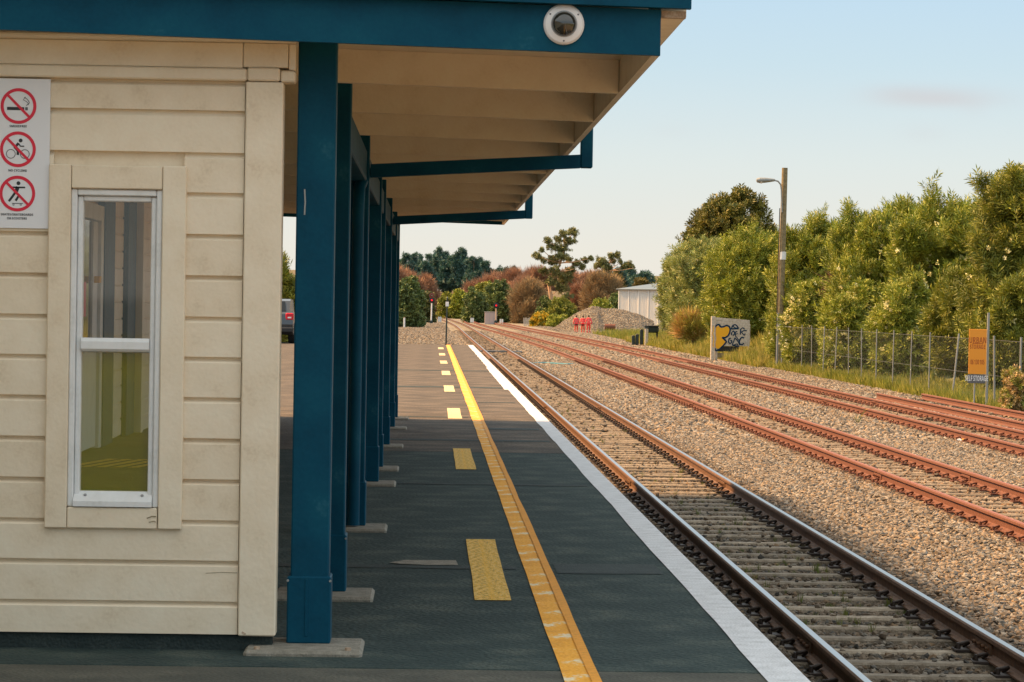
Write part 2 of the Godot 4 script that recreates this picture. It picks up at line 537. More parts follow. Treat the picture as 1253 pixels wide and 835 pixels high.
func platform() -> void:
	var st := begin()
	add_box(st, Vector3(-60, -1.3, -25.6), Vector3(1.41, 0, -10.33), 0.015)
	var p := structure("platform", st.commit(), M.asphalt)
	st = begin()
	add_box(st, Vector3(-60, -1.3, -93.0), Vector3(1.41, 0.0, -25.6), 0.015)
	part("sun_toned_paving", st.commit(), M.asphalt_sunlit_tone, p)  # far paving, its sunlit brown put into the material
	# older, paler paving in front of the veranda
	st = begin()
	add_box(st, Vector3(-60, -1.3, -10.33), Vector3(1.41, 0.0, 25), 0.01)
	part("old_paving", st.commit(), M.asphalt_old, p)
	part("edge_line", wavy_strip(1.25, 1.405, -5, 44.5, 0.004, 0.012, 3, true), M.white_line, p)
	part("edge_line", wavy_strip(1.20, 1.405, 44.5, 60.0, 0.004, 0.02, 4, true), M.white_line, p)
	part("edge_line", wavy_strip(1.23, 1.405, 60.0, 92.9, 0.004, 0.03, 8, true), M.white_line, p)
	part("safety_line", wavy_strip(0.50, 0.607, -5, 92.6, 0.004, 0.008, 5), M.yellow_line, p)
	part("safety_line_border", wavy_strip(0.598, 0.637, -5, 92.6, 0.008, 0.006, 6), M.yellow_edge, p)
	# worn painted dashes, the far ones paled in colour as if sunlit
	for k in 8:
		var z := 12.74 + 10.1 * k
		part("yellow_dash", wavy_strip(0.222, 0.388, z, z + 3.3, 0.004, 0.008, 30 + k), M.dash_sunlit_tone if k > 1 else M.yellow_worn, p)
	# seams and repairs across the paving
	for s in [[-0.9, 0.46, 14.25, 14.42], [0.66, 1.2, 14.1, 14.62], [-0.9, 1.2, 20.9, 21.05], [-0.9, 1.2, 27.6, 27.9], [-0.9, 0.46, 33.3, 33.5], [-0.6, 1.18, 45.2, 45.8], [0.66, 1.18, 38.5, 38.7], [-0.8, 1.2, 56.5, 57.0], [0.65, 1.2, 30.2, 30.6]]:
		var z: float = s[2]
		var n := FastNoiseLite.new()
		n.seed = int(z * 10)
		n.frequency = 1.2
		var sm := begin()
		var x: float = s[0]
		while x < s[1]:
			var x2 := minf(x + 0.1, s[1])
			var a := n.get_noise_2d(x, 0) * 0.06
			var b := n.get_noise_2d(x2, 0) * 0.06
			quad(sm, Vector3(x, 0.003, -(z + a)), Vector3(x2, 0.003, -(z + b)), Vector3(x2, 0.003, -(s[3] + b * 0.5)), Vector3(x, 0.003, -(s[3] + a * 0.5)), Vector3.UP)
			x = x2
		part("paving_repair", sm.commit(), M.asphalt_patch, p)
	# pale mortar smear round an old drain slot
	var dm := begin()
	flat_polygon(dm, PackedVector2Array([Vector2(-.20, -.02), Vector2(-.12, .05), Vector2(.15, .06), Vector2(.16, -.06), Vector2(0, -.07), Vector2(-.14, -.05)]))
	part("mortar_smear", dm.commit(), M.concrete, p, Vector3(0, 0.006, -14.55), Basis(Vector3.RIGHT, -PI / 2).scaled(Vector3(1, 1, 2.2)))
	# yellow hatching on the veranda floor
	for k in 5:
		var h := begin()
		var x := -2.95 + k * 0.13
		quad(h, Vector3(x, 0.004, -22.4), Vector3(x + 0.09, 0.004, -22.4), Vector3(x + 0.32, 0.004, -23.6), Vector3(x + 0.23, 0.004, -23.6), Vector3.UP)
		part("yellow_hatching", h.commit(), M.yellow_worn, p)
	part("platform_ramp", ramp_mesh(), M.gravel_far, p)

func ramp_mesh() -> Mesh:
	var st := begin()
	quad(st, Vector3(-60, -0.02, -93), Vector3(1.3, -0.02, -93), Vector3(1.5, -0.86, -100), Vector3(-60, -0.86, -100), Vector3.UP)
	quad(st, Vector3(1.3, -0.02, -93), Vector3(1.3, -1.2, -93), Vector3(1.5, -1.2, -100), Vector3(1.5, -0.86, -100), Vector3.RIGHT)
	return st.commit()

# height of the land right of the tracks
func land(x: float, depth: float) -> float:
	var h := -0.885
	h -= 0.30 * smoothstep(175.0, 240.0, depth)
	var bank := smoothstep(105.0, 122.0, depth) * (1.0 - smoothstep(150.0, 172.0, depth))
	h += 1.35 * bank * smoothstep(12.2, 15.5, x)
	h += 0.45 * smoothstep(13.5, 17.0, x) * (1.0 - bank) * (1.0 - smoothstep(160.0, 200.0, depth))
	return h

# hills far down the line, open where the tracks run through
func hill_height(x: float, depth: float) -> float:
	var side := x - 3.0 * (1.0 - smoothstep(350.0, 520.0, depth))
	var cut := smoothstep(3.5, 17.0, side) if side > 0.0 else smoothstep(3.5, 11.0, -side)
	var h := -1.1 + 5.0 * smoothstep(360.0, 470.0, depth) * cut
	h += 6.0 * smoothstep(500.0, 760.0, depth)
	return h

func ground() -> void:
	structure("ground", sheet(-3000, 3000, -200, 5500, -1.42), M.soil)
	structure("ballast_bed", sheet(1.38, 12.6, -10, 470, BALLAST - .03), M.ballast_bed)
	structure("gravel_yard", sheet(-60, 1.39, 99.5, 470, -0.88), M.gravel_far)
	var st := begin()
	var yard := begin()
	var xs := [12.2, 12.6, 13.0, 13.5, 14.0, 14.5, 15.0, 15.6, 16.4, 18.0, 22.0, 30.0, 60.0, 140.0]
	var z := 30.0
	while z < 460.0:
		var z2 := z + 6.0
		for i in xs.size() - 1:
			var a := Vector3(xs[i], land(xs[i], z), -z)
			var b := Vector3(xs[i + 1], land(xs[i + 1], z), -z)
			var c := Vector3(xs[i + 1], land(xs[i + 1], z2), -z2)
			var d := Vector3(xs[i], land(xs[i], z2), -z2)
			quad(yard if z > 236.0 else st, a, b, c, d, Vector3.UP)
		z = z2
	structure("yard", yard.commit(), M.gravel_far)
	structure("verge", st.commit(), M.soil)
	st = begin()
	z = 340.0
	while z < 1000.0:
		var x := -130.0
		while x < 190.0:
			var s := 5.0 if absf(x) < 40.0 else 10.0
			quad(st, Vector3(x, hill_height(x, z), -z), Vector3(x + s, hill_height(x + s, z), -z), Vector3(x + s, hill_height(x + s, z + 10), -z - 10), Vector3(x, hill_height(x, z + 10), -z - 10), Vector3.UP)
			x += s
		z += 10.0
	structure("hill", st.commit(), M.hill)

# ------------------------------------------------------------------ tracks
func track_x(which: int, depth: float) -> float:
	if which == 0: return 3.0 - 1.6 * smoothstep(250.0, 480.0, depth)
	if which == 1: return 6.35 - 1.75 * smoothstep(120.0, 330.0, depth)
	if which == 2: return 9.72 - 1.9 * smoothstep(120.0, 330.0, depth)
	return 11.72

func rail_outline() -> PackedVector2Array:
	var half := [Vector2(.026, 0), Vector2(.033, -.007), Vector2(.034, -.030), Vector2(.009, -.042), Vector2(.008, -.105), Vector2(.022, -.120), Vector2(.058, -.130), Vector2(.058, -.142)]
	var o := PackedVector2Array()
	for p in half: o.append(p)
	for i in half.size(): o.append(Vector2(-half[half.size() - 1 - i].x, half[half.size() - 1 - i].y))
	return o

func clip_mesh() -> Mesh:
	var st := begin()
	# sprung steel loop lying on the rail foot
	var pts := []
	var r := []
	for i in 9:
		var a := lerpf(-0.35, 1.25, i / 8.0) * PI
		pts.append(Vector3(-0.045 + 0.042 * cos(a), 0.026 + 0.020 * sin(a) + 0.012 * cos(a), 0.05 * sin(a) - 0.01))
		r.append(0.012)
	tube(st, pts, r, 5)
	add_box(st, Vector3(-0.10, -0.012, -0.075), Vector3(0.0, 0.006, 0.075), 0.003)
	tube(st, [Vector3(-0.075, 0, 0.03), Vector3(-0.075, 0.045, 0.03)], [0.014, 0.014], 6)
	return st.commit()

func sleeper_mesh(seed_: int) -> Mesh:
	var n := FastNoiseLite.new()
	n.seed = seed_
	n.frequency = 1.8
	var st := begin()
	var segs := 10
	for i in segs:
		var x0 := -1.05 + 2.1 * i / segs
		var x1 := -1.05 + 2.1 * (i + 1) / segs
		var prof := func(x: float) -> Array:
			var w := 0.082 + n.get_noise_2d(x, 0) * 0.02
			var v := 0.082 + n.get_noise_2d(x, 9) * 0.02
			var t := n.get_noise_2d(x, 30) * 0.008
			return [Vector3(x, -0.14, -w), Vector3(x, t - 0.014, -w), Vector3(x, t, -w + 0.014), Vector3(x, t, v - 0.014), Vector3(x, t - 0.014, v), Vector3(x, -0.14, v)]
		var a: Array = prof.call(x0)
		var b: Array = prof.call(x1)
		var outs := [Vector3.FORWARD, Vector3(0, 1, -1), Vector3.UP, Vector3(0, 1, 1), Vector3.BACK]
		for k in 5: quad(st, a[k], a[k + 1], b[k + 1], b[k], outs[k])
		if i == 0: quad(st, a[0], a[1], a[4], a[5], Vector3.LEFT)
		if i == segs - 1: quad(st, b[0], b[1], b[4], b[5], Vector3.RIGHT)
	return st.commit()

const SLEEPER_STEP := 0.63

func tracks() -> void:
	var outline := rail_outline()
	var clip := clip_mesh()
	var variants := [sleeper_mesh(1), sleeper_mesh(2), sleeper_mesh(3)]
	var labels := ["main track with bright steel rail tops running beside the platform edge", "middle track with rusty red rails between the platform track and the farthest through track", "rusty red through track beyond the middle track with a gravel strip between them", "short stub of rusty siding rails ending beside the chain link fence"]
	var names := ["railway_track", "railway_track", "railway_track", "railway_track"]
	for w in 4:
		var t := thing(names[w], labels[w], "railway track", Vector3(0, 0, 0), "parallel railway tracks")
		var zs := [9.0, 60.0, 120.0, 140.0, 160.0, 180.0, 200.0, 220.0, 240.0, 260.0, 280.0, 300.0, 320.0, 345.0, 370.0, 400.0, 430.0, 470.0]
		if w == 3: zs = [20.0, 69.0]
		if w == 1 or w == 2: zs = [18.0, 60.0, 120.0, 140.0, 160.0, 180.0, 200.0, 220.0, 240.0, 260.0, 280.0, 300.0, 320.0, 345.0]
		for s in [-0.568, 0.568]:
			var path := PackedVector3Array()
			for z in zs: path.append(Vector3(track_x(w, z) + s, RAIL_TOP, -z))
			var st := begin()
			sweep(st, outline, path)
			var rail := part("rail", st.commit(), M.rail_brown if w == 0 else M.rust, t)
			var tread := begin()
			sweep(tread, PackedVector2Array([Vector2(-.021, .0006), Vector2(-.021, .002), Vector2(.021, .002), Vector2(.021, .0006)]), path)
			part("running_surface", tread.commit(), M.steel if w == 0 else M.rail_tread, rail)
			# joint bars
			for jz in [17.6 + w * 3.0, 33.5 + w * 2.0, 58.0 + w * 3.0]:
				if w == 3: continue
				var j := begin()
				add_box(j, Vector3(-.022, -.112, -0.28), Vector3(.022, -.045, 0.28), 0.006)
				for b in 4:
					var bz := -0.2 + b * 0.133
					tube(j, [Vector3(-.045, -.078, bz), Vector3(.045, -.078, bz)], [.013, .013], 6)
				part("joint_bar", j.commit(), M.rail_brown if w == 0 else M.rust, rail, Vector3(track_x(w, jz) + s, RAIL_TOP, -jz))
		var rest := begin()
		var first := 13.5 if w == 0 else (22.0 if w == 1 else 36.0)
		var count := 290 if w == 0 else 240
		if w == 3:
			first = 40.0
			count = 44
		var clips := 0
		for k in count:
			var z := first + k * SLEEPER_STEP + rng.randf_range(-.03, .03)
			var x := track_x(w, z)
			var sl := part("sleeper", variants[k % 3], M["sleeper_%d" % (rng.randi() % 3)], t, Vector3(x + rng.randf_range(-.02, .02), SLEEPER_TOP - (rng.randf_range(0, .012) if w < 3 else .03), -z), Basis(Vector3.UP, rng.randf_range(-.012, .012)))
			if w == 3: continue
			for s in [-0.568, 0.568]:
				var where := Vector3(x + s - 0.048, SLEEPER_TOP + 0.004, -z)
				if z < first + 48.0:
					part("rail_clip", clip, M.clip if w == 0 else M.clip_rust, sl, where - sl.position, Basis(Vector3.UP, rng.randf_range(-.15, .15)))
				elif z < 110.0:
					rest.append_from(clip, 0, Transform3D(Basis.IDENTITY, where))
				if z < 60.0:
					rest.append_from(clip, 0, Transform3D(Basis(Vector3.UP, PI), where + Vector3(0.096, 0, 0)))
		if w < 3:
			var o := part("rail_clips", rest.commit(), M.clip if w == 0 else M.clip_rust, t)
			o.set_meta("kind", "stuff")

# ------------------------------------------------------------------ ballast
func stone_mesh(seed_: int) -> Mesh:
	var r := RandomNumberGenerator.new()
	r.seed = seed_
	# an octahedron with cut corners, pushed about
	var st := begin()
	var v := []
	for d in [Vector3(1, 0, 0), Vector3(-1, 0, 0), Vector3(0, 1, 0), Vector3(0, -1, 0), Vector3(0, 0, 1), Vector3(0, 0, -1)]:
		v.append(d * r.randf_range(.38, .6) + Vector3(r.randf_range(-.18, .18), r.randf_range(-.12, .12), r.randf_range(-.18, .18)))
	for sx in [0, 1]:
		for sy in [2, 3]:
			for sz in [4, 5]:
				var m: Vector3 = (v[sx] + v[sy] + v[sz]) / 3.0
				m += m.normalized() * r.randf_range(.06, .16)
				for e in [[sx, sy], [sy, sz], [sz, sx]]:
					tri(st, v[e[0]], v[e[1]], m, (v[e[0]] + v[e[1]] + m))
	return st.commit()

func stone_color() -> Color:
	var t := rng.randf()
	var g := rng.randf_range(0.45, 1.3)
	var c := Color(.255, .20, .145)
	if t < 0.22: c = Color(.30, .27, .225)
	elif t < 0.36: c = Color(.12, .115, .105)
	elif t < 0.46: c = Color(.28, .19, .11)
	return Color(c.r * g, c.g * g, c.b * g)

func scatter_stones(called: String, label: String, count: int, near: float, far: float, lo: float, hi: float, seed_: int, pile: Callable, left := 1.42, widest := 12.9) -> void:
	var mm := MultiMesh.new()
	mm.transform_format = MultiMesh.TRANSFORM_3D
	mm.use_colors = true
	mm.mesh = stone_mesh(seed_)
	rng.seed = 900 + seed_
	var list := []
	var tries := 0
	while list.size() < count and tries < count * 4:
		tries += 1
		# even over the ground
		var depth := rng.randf_range(near, far)
		var right := minf(0.222 * depth + 0.4, widest)
		var x := rng.randf_range(left, widest)
		if x > right: continue
		var y: float = pile.call(x, depth)
		if y < -5.0: continue
		var s := rng.randf_range(lo, hi)
		if rng.randf() < 0.05: s *= 1.35
		var b := Basis.from_euler(Vector3(rng.randf() * TAU, rng.randf() * TAU, rng.randf() * TAU)).scaled(Vector3(s * rng.randf_range(.9, 1.5), s * rng.randf_range(.65, 1.0), s * rng.randf_range(.9, 1.4)))
		var c := stone_color()
		# grime and rust shed by the trains
		if absf(x - 3.0) < 0.85 + rng.randf() * .25: c = Color(c.r * .58, c.g * .54, c.b * .50)
		elif absf(x - track_x(1, depth)) < 0.8 or absf(x - track_x(2, depth)) < 0.8: c = Color(c.r * .86, c.g * .74, c.b * .64)
		list.append([Transform3D(b, Vector3(x, y + s * 0.12 + rng.randf_range(-.012, .016), -depth)), c])
	mm.instance_count = list.size()
	for i in list.size():
		mm.set_instance_transform(i, list[i][0])
		mm.set_instance_color(i, list[i][1])
	var o := MultiMeshInstance3D.new()
	o.name = numbered(called)
	o.multimesh = mm
	o.material_override = M.stone
	add_child(o, true)
	tag(o, label, "ballast", "", "stuff")

# where a stone may lie: not through a rail, seldom on a sleeper
func ballast_height(x: float, depth: float) -> float:
	for w in 4:
		if w == 3 and depth > 70.0: continue
		var cx := track_x(w, depth)
		var dx := absf(x - cx)
		if absf(dx - 0.568) < 0.075: return -9.0
		if dx < 1.07:
			var first := 13.5 if w == 0 else (22.0 if w == 1 else (36.0 if w == 2 else 40.0))
			var ph := fposmod((depth - first) / SLEEPER_STEP + 0.5, 1.0) - 0.5
			if dx > 0.70: return -0.842
			var on := absf(ph) * SLEEPER_STEP < 0.07
			if dx > 0.50 and dx < 0.70 and absf(ph) * SLEEPER_STEP < 0.16: return -9.0
			if on:
				var buried := 0.08 if w == 0 else 0.15
				if rng.randf() > buried: return -9.0
				return -0.832
			return -0.874 if w == 0 else (-0.872 if dx < 0.5 else -0.865)
	var h := -0.862
	if x < 1.9: h -= 0.05
	return h

func ballast() -> void:
	for k in 3:
		scatter_stones("ballast_stones", ["loose grey brown ballast stones around the near part of the tracks", "darker loose ballast stones mixed in around the near tracks", "paler loose ballast stones mixed in around the near tracks"][k], 36000, 14.0, 48.0, 0.030, 0.050, 1 + k, ballast_height)
	for k in 2:
		scatter_stones("ballast_stones", ["loose ballast stones around the tracks alongside the chain link fence", "finer ballast stones spread around the tracks alongside the fence"][k], 46000, 47.5, 112.0, 0.048, 0.078, 5 + k, ballast_height)
	scatter_stones("ballast_stones", "loose ballast stones around the distant tracks past the lamp post", 36000, 111.0, 230.0, 0.08, 0.13, 9, ballast_height)
	scatter_stones("yard_stones", "coarse gravel lying on the open yard beyond the platform end", 22000, 94.0, 330.0, 0.045, 0.10, 12, yard_height, -5.0, 1.6)
	scatter_stones("yard_stones", "coarse gravel lying on the yard around the three people", 12000, 150.0, 300.0, 0.05, 0.11, 13, right_yard_height, 11.0, 22.0)

func yard_height(_x: float, depth: float) -> float:
	return lerpf(-0.02, -0.86, clampf((depth - 93.0) / 7.0, 0, 1)) if depth < 100.0 else -0.88

func right_yard_height(x: float, depth: float) -> float:
	if x < 12.6: return BALLAST
	if depth < 236.0 and rng.randf() < .8: return -9.0
	return land(x, depth)

# ------------------------------------------------------------------ station building
func weatherboard(y0: float, y1: float, x0: float, x1: float) -> Mesh:
	# face flush, upper edge bevelled back under the board above
	var st := begin()
	prism_x(st, PackedVector2Array([Vector2(0, y0 + .003), Vector2(0, y1 - .021), Vector2(-.006, y1 - .016), Vector2(-.020, y1 - .008), Vector2(-.022, y1 + .004), Vector2(-.03, y1 + .004), Vector2(-.03, y0 + .006), Vector2(-.022, y0 + .005)]), x0, x1)
	return st.commit()

func blue_post(b: Node, depth: float) -> void:
	# front face at the given depth; right face at x = -0.38
	var p := dbox("veranda_post", -0.535, -0.385, 0.27, 2.485, depth + .006, depth + .156, M.blue, b, 0.006)
	var c := p.position
	var sl := begin()
	add_box(sl, Vector3(-.548, 0.02, -depth - .17) - c, Vector3(-.376, 0.285, -depth + .0) - c, 0.006)
	add_box(sl, Vector3(-.478, 0.05, -depth - .004) - c, Vector3(-.466, 0.275, -depth + .004) - c, 0.002)
	part("base_sleeve", sl.commit(), M.blue, p)
	var pad := begin()
	add_box(pad, Vector3(-.70, -0.1, -depth - .2) - c, Vector3(-.245, 0.022, -depth + .24) - c, 0.012)
	part("footing", pad.commit(), M.concrete, p)
	if depth < 14.0:
		for bx in [-.545, -.379]:
			var bt := begin()
			tube(bt, [Vector3(bx, .268, -depth - .002) - c, Vector3(bx, .268, -depth + .006) - c], [.005, .005], 8)
			part("bolt", bt.commit(), M.galv, p)
	if depth < 12.0:
		var sc := begin()
		ribbon(sc, [Vector2(-.503, 1.80), Vector2(-.500, 1.75), Vector2(-.502, 1.70)], .006)
		part("scratch", sc.commit(), M.galv, p, Vector3(0, 0, -depth + -.004) - c)
		for bx in [-.65, -.30]:
			var bolts := begin()
			tube(bolts, [Vector3(bx, 0.02, -depth + .20) - c, Vector3(bx, 0.032, -depth + .20) - c], [.012, .012], 8)
			part("anchor_bolt", bolts.commit(), M.bare_wood, p)

func canopy_y(x: float) -> float:   # underside of the rafters
	return 2.318 + (0.854 - x) * 0.0205

func sloped_box(st: SurfaceTool, x0: float, x1: float, dy0: float, dy1: float, near: float, far: float) -> void:
	var p := []
	for z in [-near, -far]:
		for q in [[x0, dy0], [x1, dy0], [x1, dy1], [x0, dy1]]:
			p.append(Vector3(q[0], canopy_y(q[0]) + q[1], z))
	quad(st, p[0], p[1], p[2], p[3], Vector3.BACK)
	quad(st, p[4], p[5], p[6], p[7], Vector3.FORWARD)
	quad(st, p[0], p[1], p[5], p[4], Vector3.DOWN)
	quad(st, p[3], p[2], p[6], p[7], Vector3.UP)
	quad(st, p[1], p[2], p[6], p[5], Vector3.RIGHT)
	quad(st, p[0], p[3], p[7], p[4], Vector3.LEFT)

func sloped(called: String, x0: float, x1: float, dy0: float, dy1: float, near: float, far: float, m: Material, parent: Node) -> MeshInstance3D:
	var st := begin()
	sloped_box(st, x0, x1, dy0, dy1, near, far)
	return part(called, st.commit(), m, parent)

func station() -> void:
	var b := thing("station_building", "cream weatherboard railway station with deep blue posts and canopy fascia along the platform", "building", Vector3.ZERO)
	# --- end screen of the veranda, facing the camera
	var w := Node3D.new()
	w.name = "end_screen"
	b.add_child(w)
	var edges := [2.209, 2.092, 1.929, 1.774, 1.613, 1.453, 1.293, 1.137, 0.980, 0.821, 0.662, 0.503, 0.346, 0.187, 0.060]
	for i in edges.size() - 1:
		var y1: float = edges[i]
		var y0: float = edges[i + 1]
		var mat: Material = [M.cream, M.cream_b][(i * 7 + 3) % 5 % 2]
		var spans := [[-3.05, -0.735]]
		if y1 > 0.52 and y0 < 1.86: spans = [[-3.05, -1.47], [-0.965, -0.735]]
		for s in spans:
			var o := part("weatherboard", weatherboard(y0, y1, s[0], s[1]), mat, w, Vector3(0, 0, -WALL_Z + rng.randf_range(-.001, .001)))
	# inner lining behind the boards, open at the window
	for s in [[-3.05, -1.405, 0.06, 2.36], [-1.04, -0.62, 0.06, 2.36], [-1.405, -1.04, 0.06, 0.55], [-1.405, -1.04, 1.79, 2.36]]:
		dbox("lining", s[0], s[1], s[2], s[3], WALL_Z + .03, WALL_Z + .1, M.cream_b, w, 0.0)
	dbox("base_board", -3.05, -0.60, 0.0, 0.057, WALL_Z + .02, WALL_Z + .09, M.asphalt_patch, w, 0.0)
	dbox("corner_board", -0.731, -0.586, 0.060, 2.208, WALL_Z - .022, WALL_Z + .11, M.cream, w, 0.005)
	dbox("trim_band", -3.05, -0.728, 2.211, 2.258, WALL_Z - .026, WALL_Z + .02, M.cream, w, 0.006)
	dbox("trim_band", -0.726, -0.600, 2.211, 2.262, WALL_Z - .030, WALL_Z + .1, M.cream_b, w, 0.006)
	dbox("trim_band", -0.598, -0.541, 2.209, 2.252, WALL_Z - .024, WALL_Z + .1, M.cream, w, 0.006)
	dbox("frieze_board", -3.05, -0.745, 2.260, 2.358, WALL_Z - .012, WALL_Z + .02, M.cream, w, 0.003)
	dbox("frieze_board", -0.743, -0.570, 2.264, 2.358, WALL_Z - .014, WALL_Z + .1, M.cream_b, w, 0.003)
	dbox("frieze_board", -0.568, -0.541, 2.256, 2.358, WALL_Z - .004, WALL_Z + .1, M.cream, w, 0.003)
	dbox("cornice", -3.05, -0.541, 2.359, 2.374, WALL_Z - .12, WALL_Z + .02, M.cream, w, 0.004)
	# --- window
	var win := Node3D.new()
	win.name = "window"
	b.add_child(win)
	var zc := WALL_Z - .026
	dbox("casing", -1.484, -1.399, 0.470, 1.876, zc, WALL_Z + .03, M.cream_b, win, 0.004)
	dbox("casing", -1.046, -0.955, 0.470, 1.876, zc, WALL_Z + .03, M.cream, win, 0.004)
	dbox("casing", -1.397, -1.048, 1.784, 1.874, zc + .002, WALL_Z + .03, M.cream_b, win, 0.004)
	dbox("casing", -1.397, -1.050, 0.470, 0.551, zc + .003, WALL_Z + .03, M.cream, win, 0.004)
	# white frame with a stepped inner edge
	for q in [[-1.3985, -1.3755, 0.553, 1.782, -.012], [-1.3745, -1.354, 0.59, 1.755, .004], [-1.0695, -1.0465, 0.553, 1.782, -.012], [-1.0905, -1.0705, 0.59, 1.755, .004]]:
		dbox("window_frame", q[0], q[1], q[2], q[3], WALL_Z + q[4], WALL_Z + .06, M.white_paint, win, 0.004)
	for q in [[-1.374, -1.071, 1.758, 1.782, -.011], [-1.353, -1.0915, 1.736, 1.757, .005]]:
		dbox("window_frame", q[0], q[1], q[2], q[3], WALL_Z + q[4], WALL_Z + .06, M.white_paint, win, 0.004)
	var sill := begin()
	prism_x(sill, PackedVector2Array([Vector2(.03, .555), Vector2(.03, .575), Vector2(-.02, .612), Vector2(-.06, .612), Vector2(-.06, .555)]), -1.374, -1.071)
	part("window_sill", sill.commit(), M.white_paint, win, Vector3(0, 0, -WALL_Z))
	var rail := begin()
	prism_x(rail, PackedVector2Array([Vector2(.006, 1.155), Vector2(.016, 1.165), Vector2(.016, 1.193), Vector2(.002, 1.207), Vector2(-.05, 1.207), Vector2(-.05, 1.150)]), -1.3535, -1.0910)
	part("meeting_rail", rail.commit(), M.white_paint, win, Vector3(0, 0, -WALL_Z))
	dbox("pane", -1.3535, -1.091, 1.205, 1.738, WALL_Z + .03, WALL_Z + .034, M.glass, win, 0.0)
	part("pane", box_mesh(Vector3(.263, .545, .004)), M.glass_yellow, win, Vector3(-1.222, .88, -WALL_Z - .034)).set_meta("label", "yellow tinted lower window pane")
	for sx in [-1.33, -1.11]:
		var sc := begin()
		tube(sc, [Vector3(0, 0, 0), Vector3(0, .003, .002)], [.006, .006], 8)
		part("screw", sc.commit(), M.plastic_grey, win, Vector3(sx, .597, -WALL_Z + .003))

	# weathering: split wood at the apron, flaked paint along the bottom board
	for q in [["wood_split", M.pole_wood, [Vector2(-1.088, .512), Vector2(-1.068, .520), Vector2(-1.052, .519)], .004, .028], ["wood_split", M.pole_wood, [Vector2(-1.080, .497), Vector2(-1.062, .501), Vector2(-1.053, .498)], .003, .028], ["paint_flake", M.sign_orange_ink, [Vector2(-.872, .084), Vector2(-.846, .092), Vector2(-.842, .078)], .010, .0008], ["paint_flake", M.bare_wood, [Vector2(-.782, .066), Vector2(-.770, .078)], .007, .0008], ["paint_flake", M.bare_wood, [Vector2(-.715, .075), Vector2(-.700, .066)], .008, .0228], ["board_crack", M.pole_wood, [Vector2(-.86, .300), Vector2(-.80, .304), Vector2(-.737, .303)], .002, .0008]]:
		var fk := begin()
		ribbon(fk, q[2], q[3])
		part(q[0], fk.commit(), q[1], w, Vector3(0, 0, -WALL_Z + q[4]))
	# --- canopy
	var c := Node3D.new()
	c.name = "canopy"
	b.add_child(c)
	sloped("fascia", -9.0, 0.854, 0.0, 0.174, 10.55, 10.58, M.blue, c)
	sloped("barge_flashing", -9.0, 0.965, 0.177, 0.34, 10.50, 10.545, M.blue, c)
	sloped("fascia", -2.85, 0.854, 0.0, 0.174, 33.2, 33.23, M.blue, c)
	sloped("soffit", -3.05, 0.83, 0.150, 0.17, 10.58, 33.2, M.cream, c)
	for k in 11:
		var z := 12.45 + 1.93 * k
		sloped("rafter", -3.04, 0.822, 0.0, 0.149, z, z + .05, M.cream, c)
	sloped("rafter", -3.04, 0.822, 0.03, 0.149, 10.62, 10.66, M.cream, c)
	sloped("edge_board", 0.826, 0.856, 0.004, 0.16, 10.582, 33.2, M.cream, c)
	sloped("gutter", 0.858, 0.955, 0.155, 0.25, 10.60, 33.2, M.cream_b, c)
	sloped("gutter_end", 0.856, 0.95, 0.146, 0.172, 10.56, 10.60, M.bare_wood, c)
	# roofing iron over the veranda and the main roof
	sloped("roof_sheet", -3.3, 0.97, 0.335, 0.36, 10.50, 33.3, M.roof, c)
	for z in [11.4, 15.3, 19.0, 22.9, 30.0]:
		var jn := begin()
		add_box(jn, Vector3(.80, canopy_y(.8) + .10, -z - .03), Vector3(.824, canopy_y(.8) + .148, -z + .03), .003)
		part("bracket", jn.commit(), M.galv, c)
	# --- posts and their beam
	var depths := [10.88, 12.85, 16.67, 20.8, 22.7, 26.3, 30.1, 32.6]
	for z in depths: blue_post(b, z)
	dbox("veranda_beam", -0.50, -0.40, 2.09, 2.27, 13.01, 33.1, M.blue, b, 0.006)
	# downpipes: gutter outlet, arm across under the rafters, fall at the post
	for z in [16.78, 26.75]:
		var d := begin()
		add_box(d, Vector3(.885, 2.195, -z - .04), Vector3(.958, 2.47, -z + .04), .006)
		var a := Vector3(.884, 2.235, -z)
		var e := Vector3(-.38, 2.155, -z)
		for q in [[-.04, -.04, -.04, .04, Vector3.DOWN], [.04, -.04, .04, .04, Vector3.UP], [-.04, .04, .04, .04, Vector3.BACK], [-.04, -.04, .04, -.04, Vector3.FORWARD]]:
			quad(d, a + Vector3(0, q[0], q[1]), e + Vector3(0, q[0], q[1]), e + Vector3(0, q[2], q[3]), a + Vector3(0, q[2], q[3]), q[4])
		var dp := part("downpipe", d.commit(), M.blue, b)
		var fall := begin()
		tube(fall, [Vector3(-.40, 2.15, -z - .05), Vector3(-.44, 2.05, -z - .0 + .18), Vector3(-.445, 1.9, -z + .19), Vector3(-.445, .03, -z + .19)], [.036, .036, .036, .036], 10)
		part("fall_pipe", fall.commit(), M.blue, dp)
	# --- main block behind the veranda
	dbox("main_wall", -9.0, -3.08, 0, 3.3, 3.0, 28.38, M.cream_b, b, 0.0)
	dbox("main_wall", -9.0, -2.98, 0, 3.3, 28.40, 33.2, M.cream_b, b, 0.0)
	var bw := Node3D.new()
	bw.name = "veranda_wall"
	b.add_child(bw)
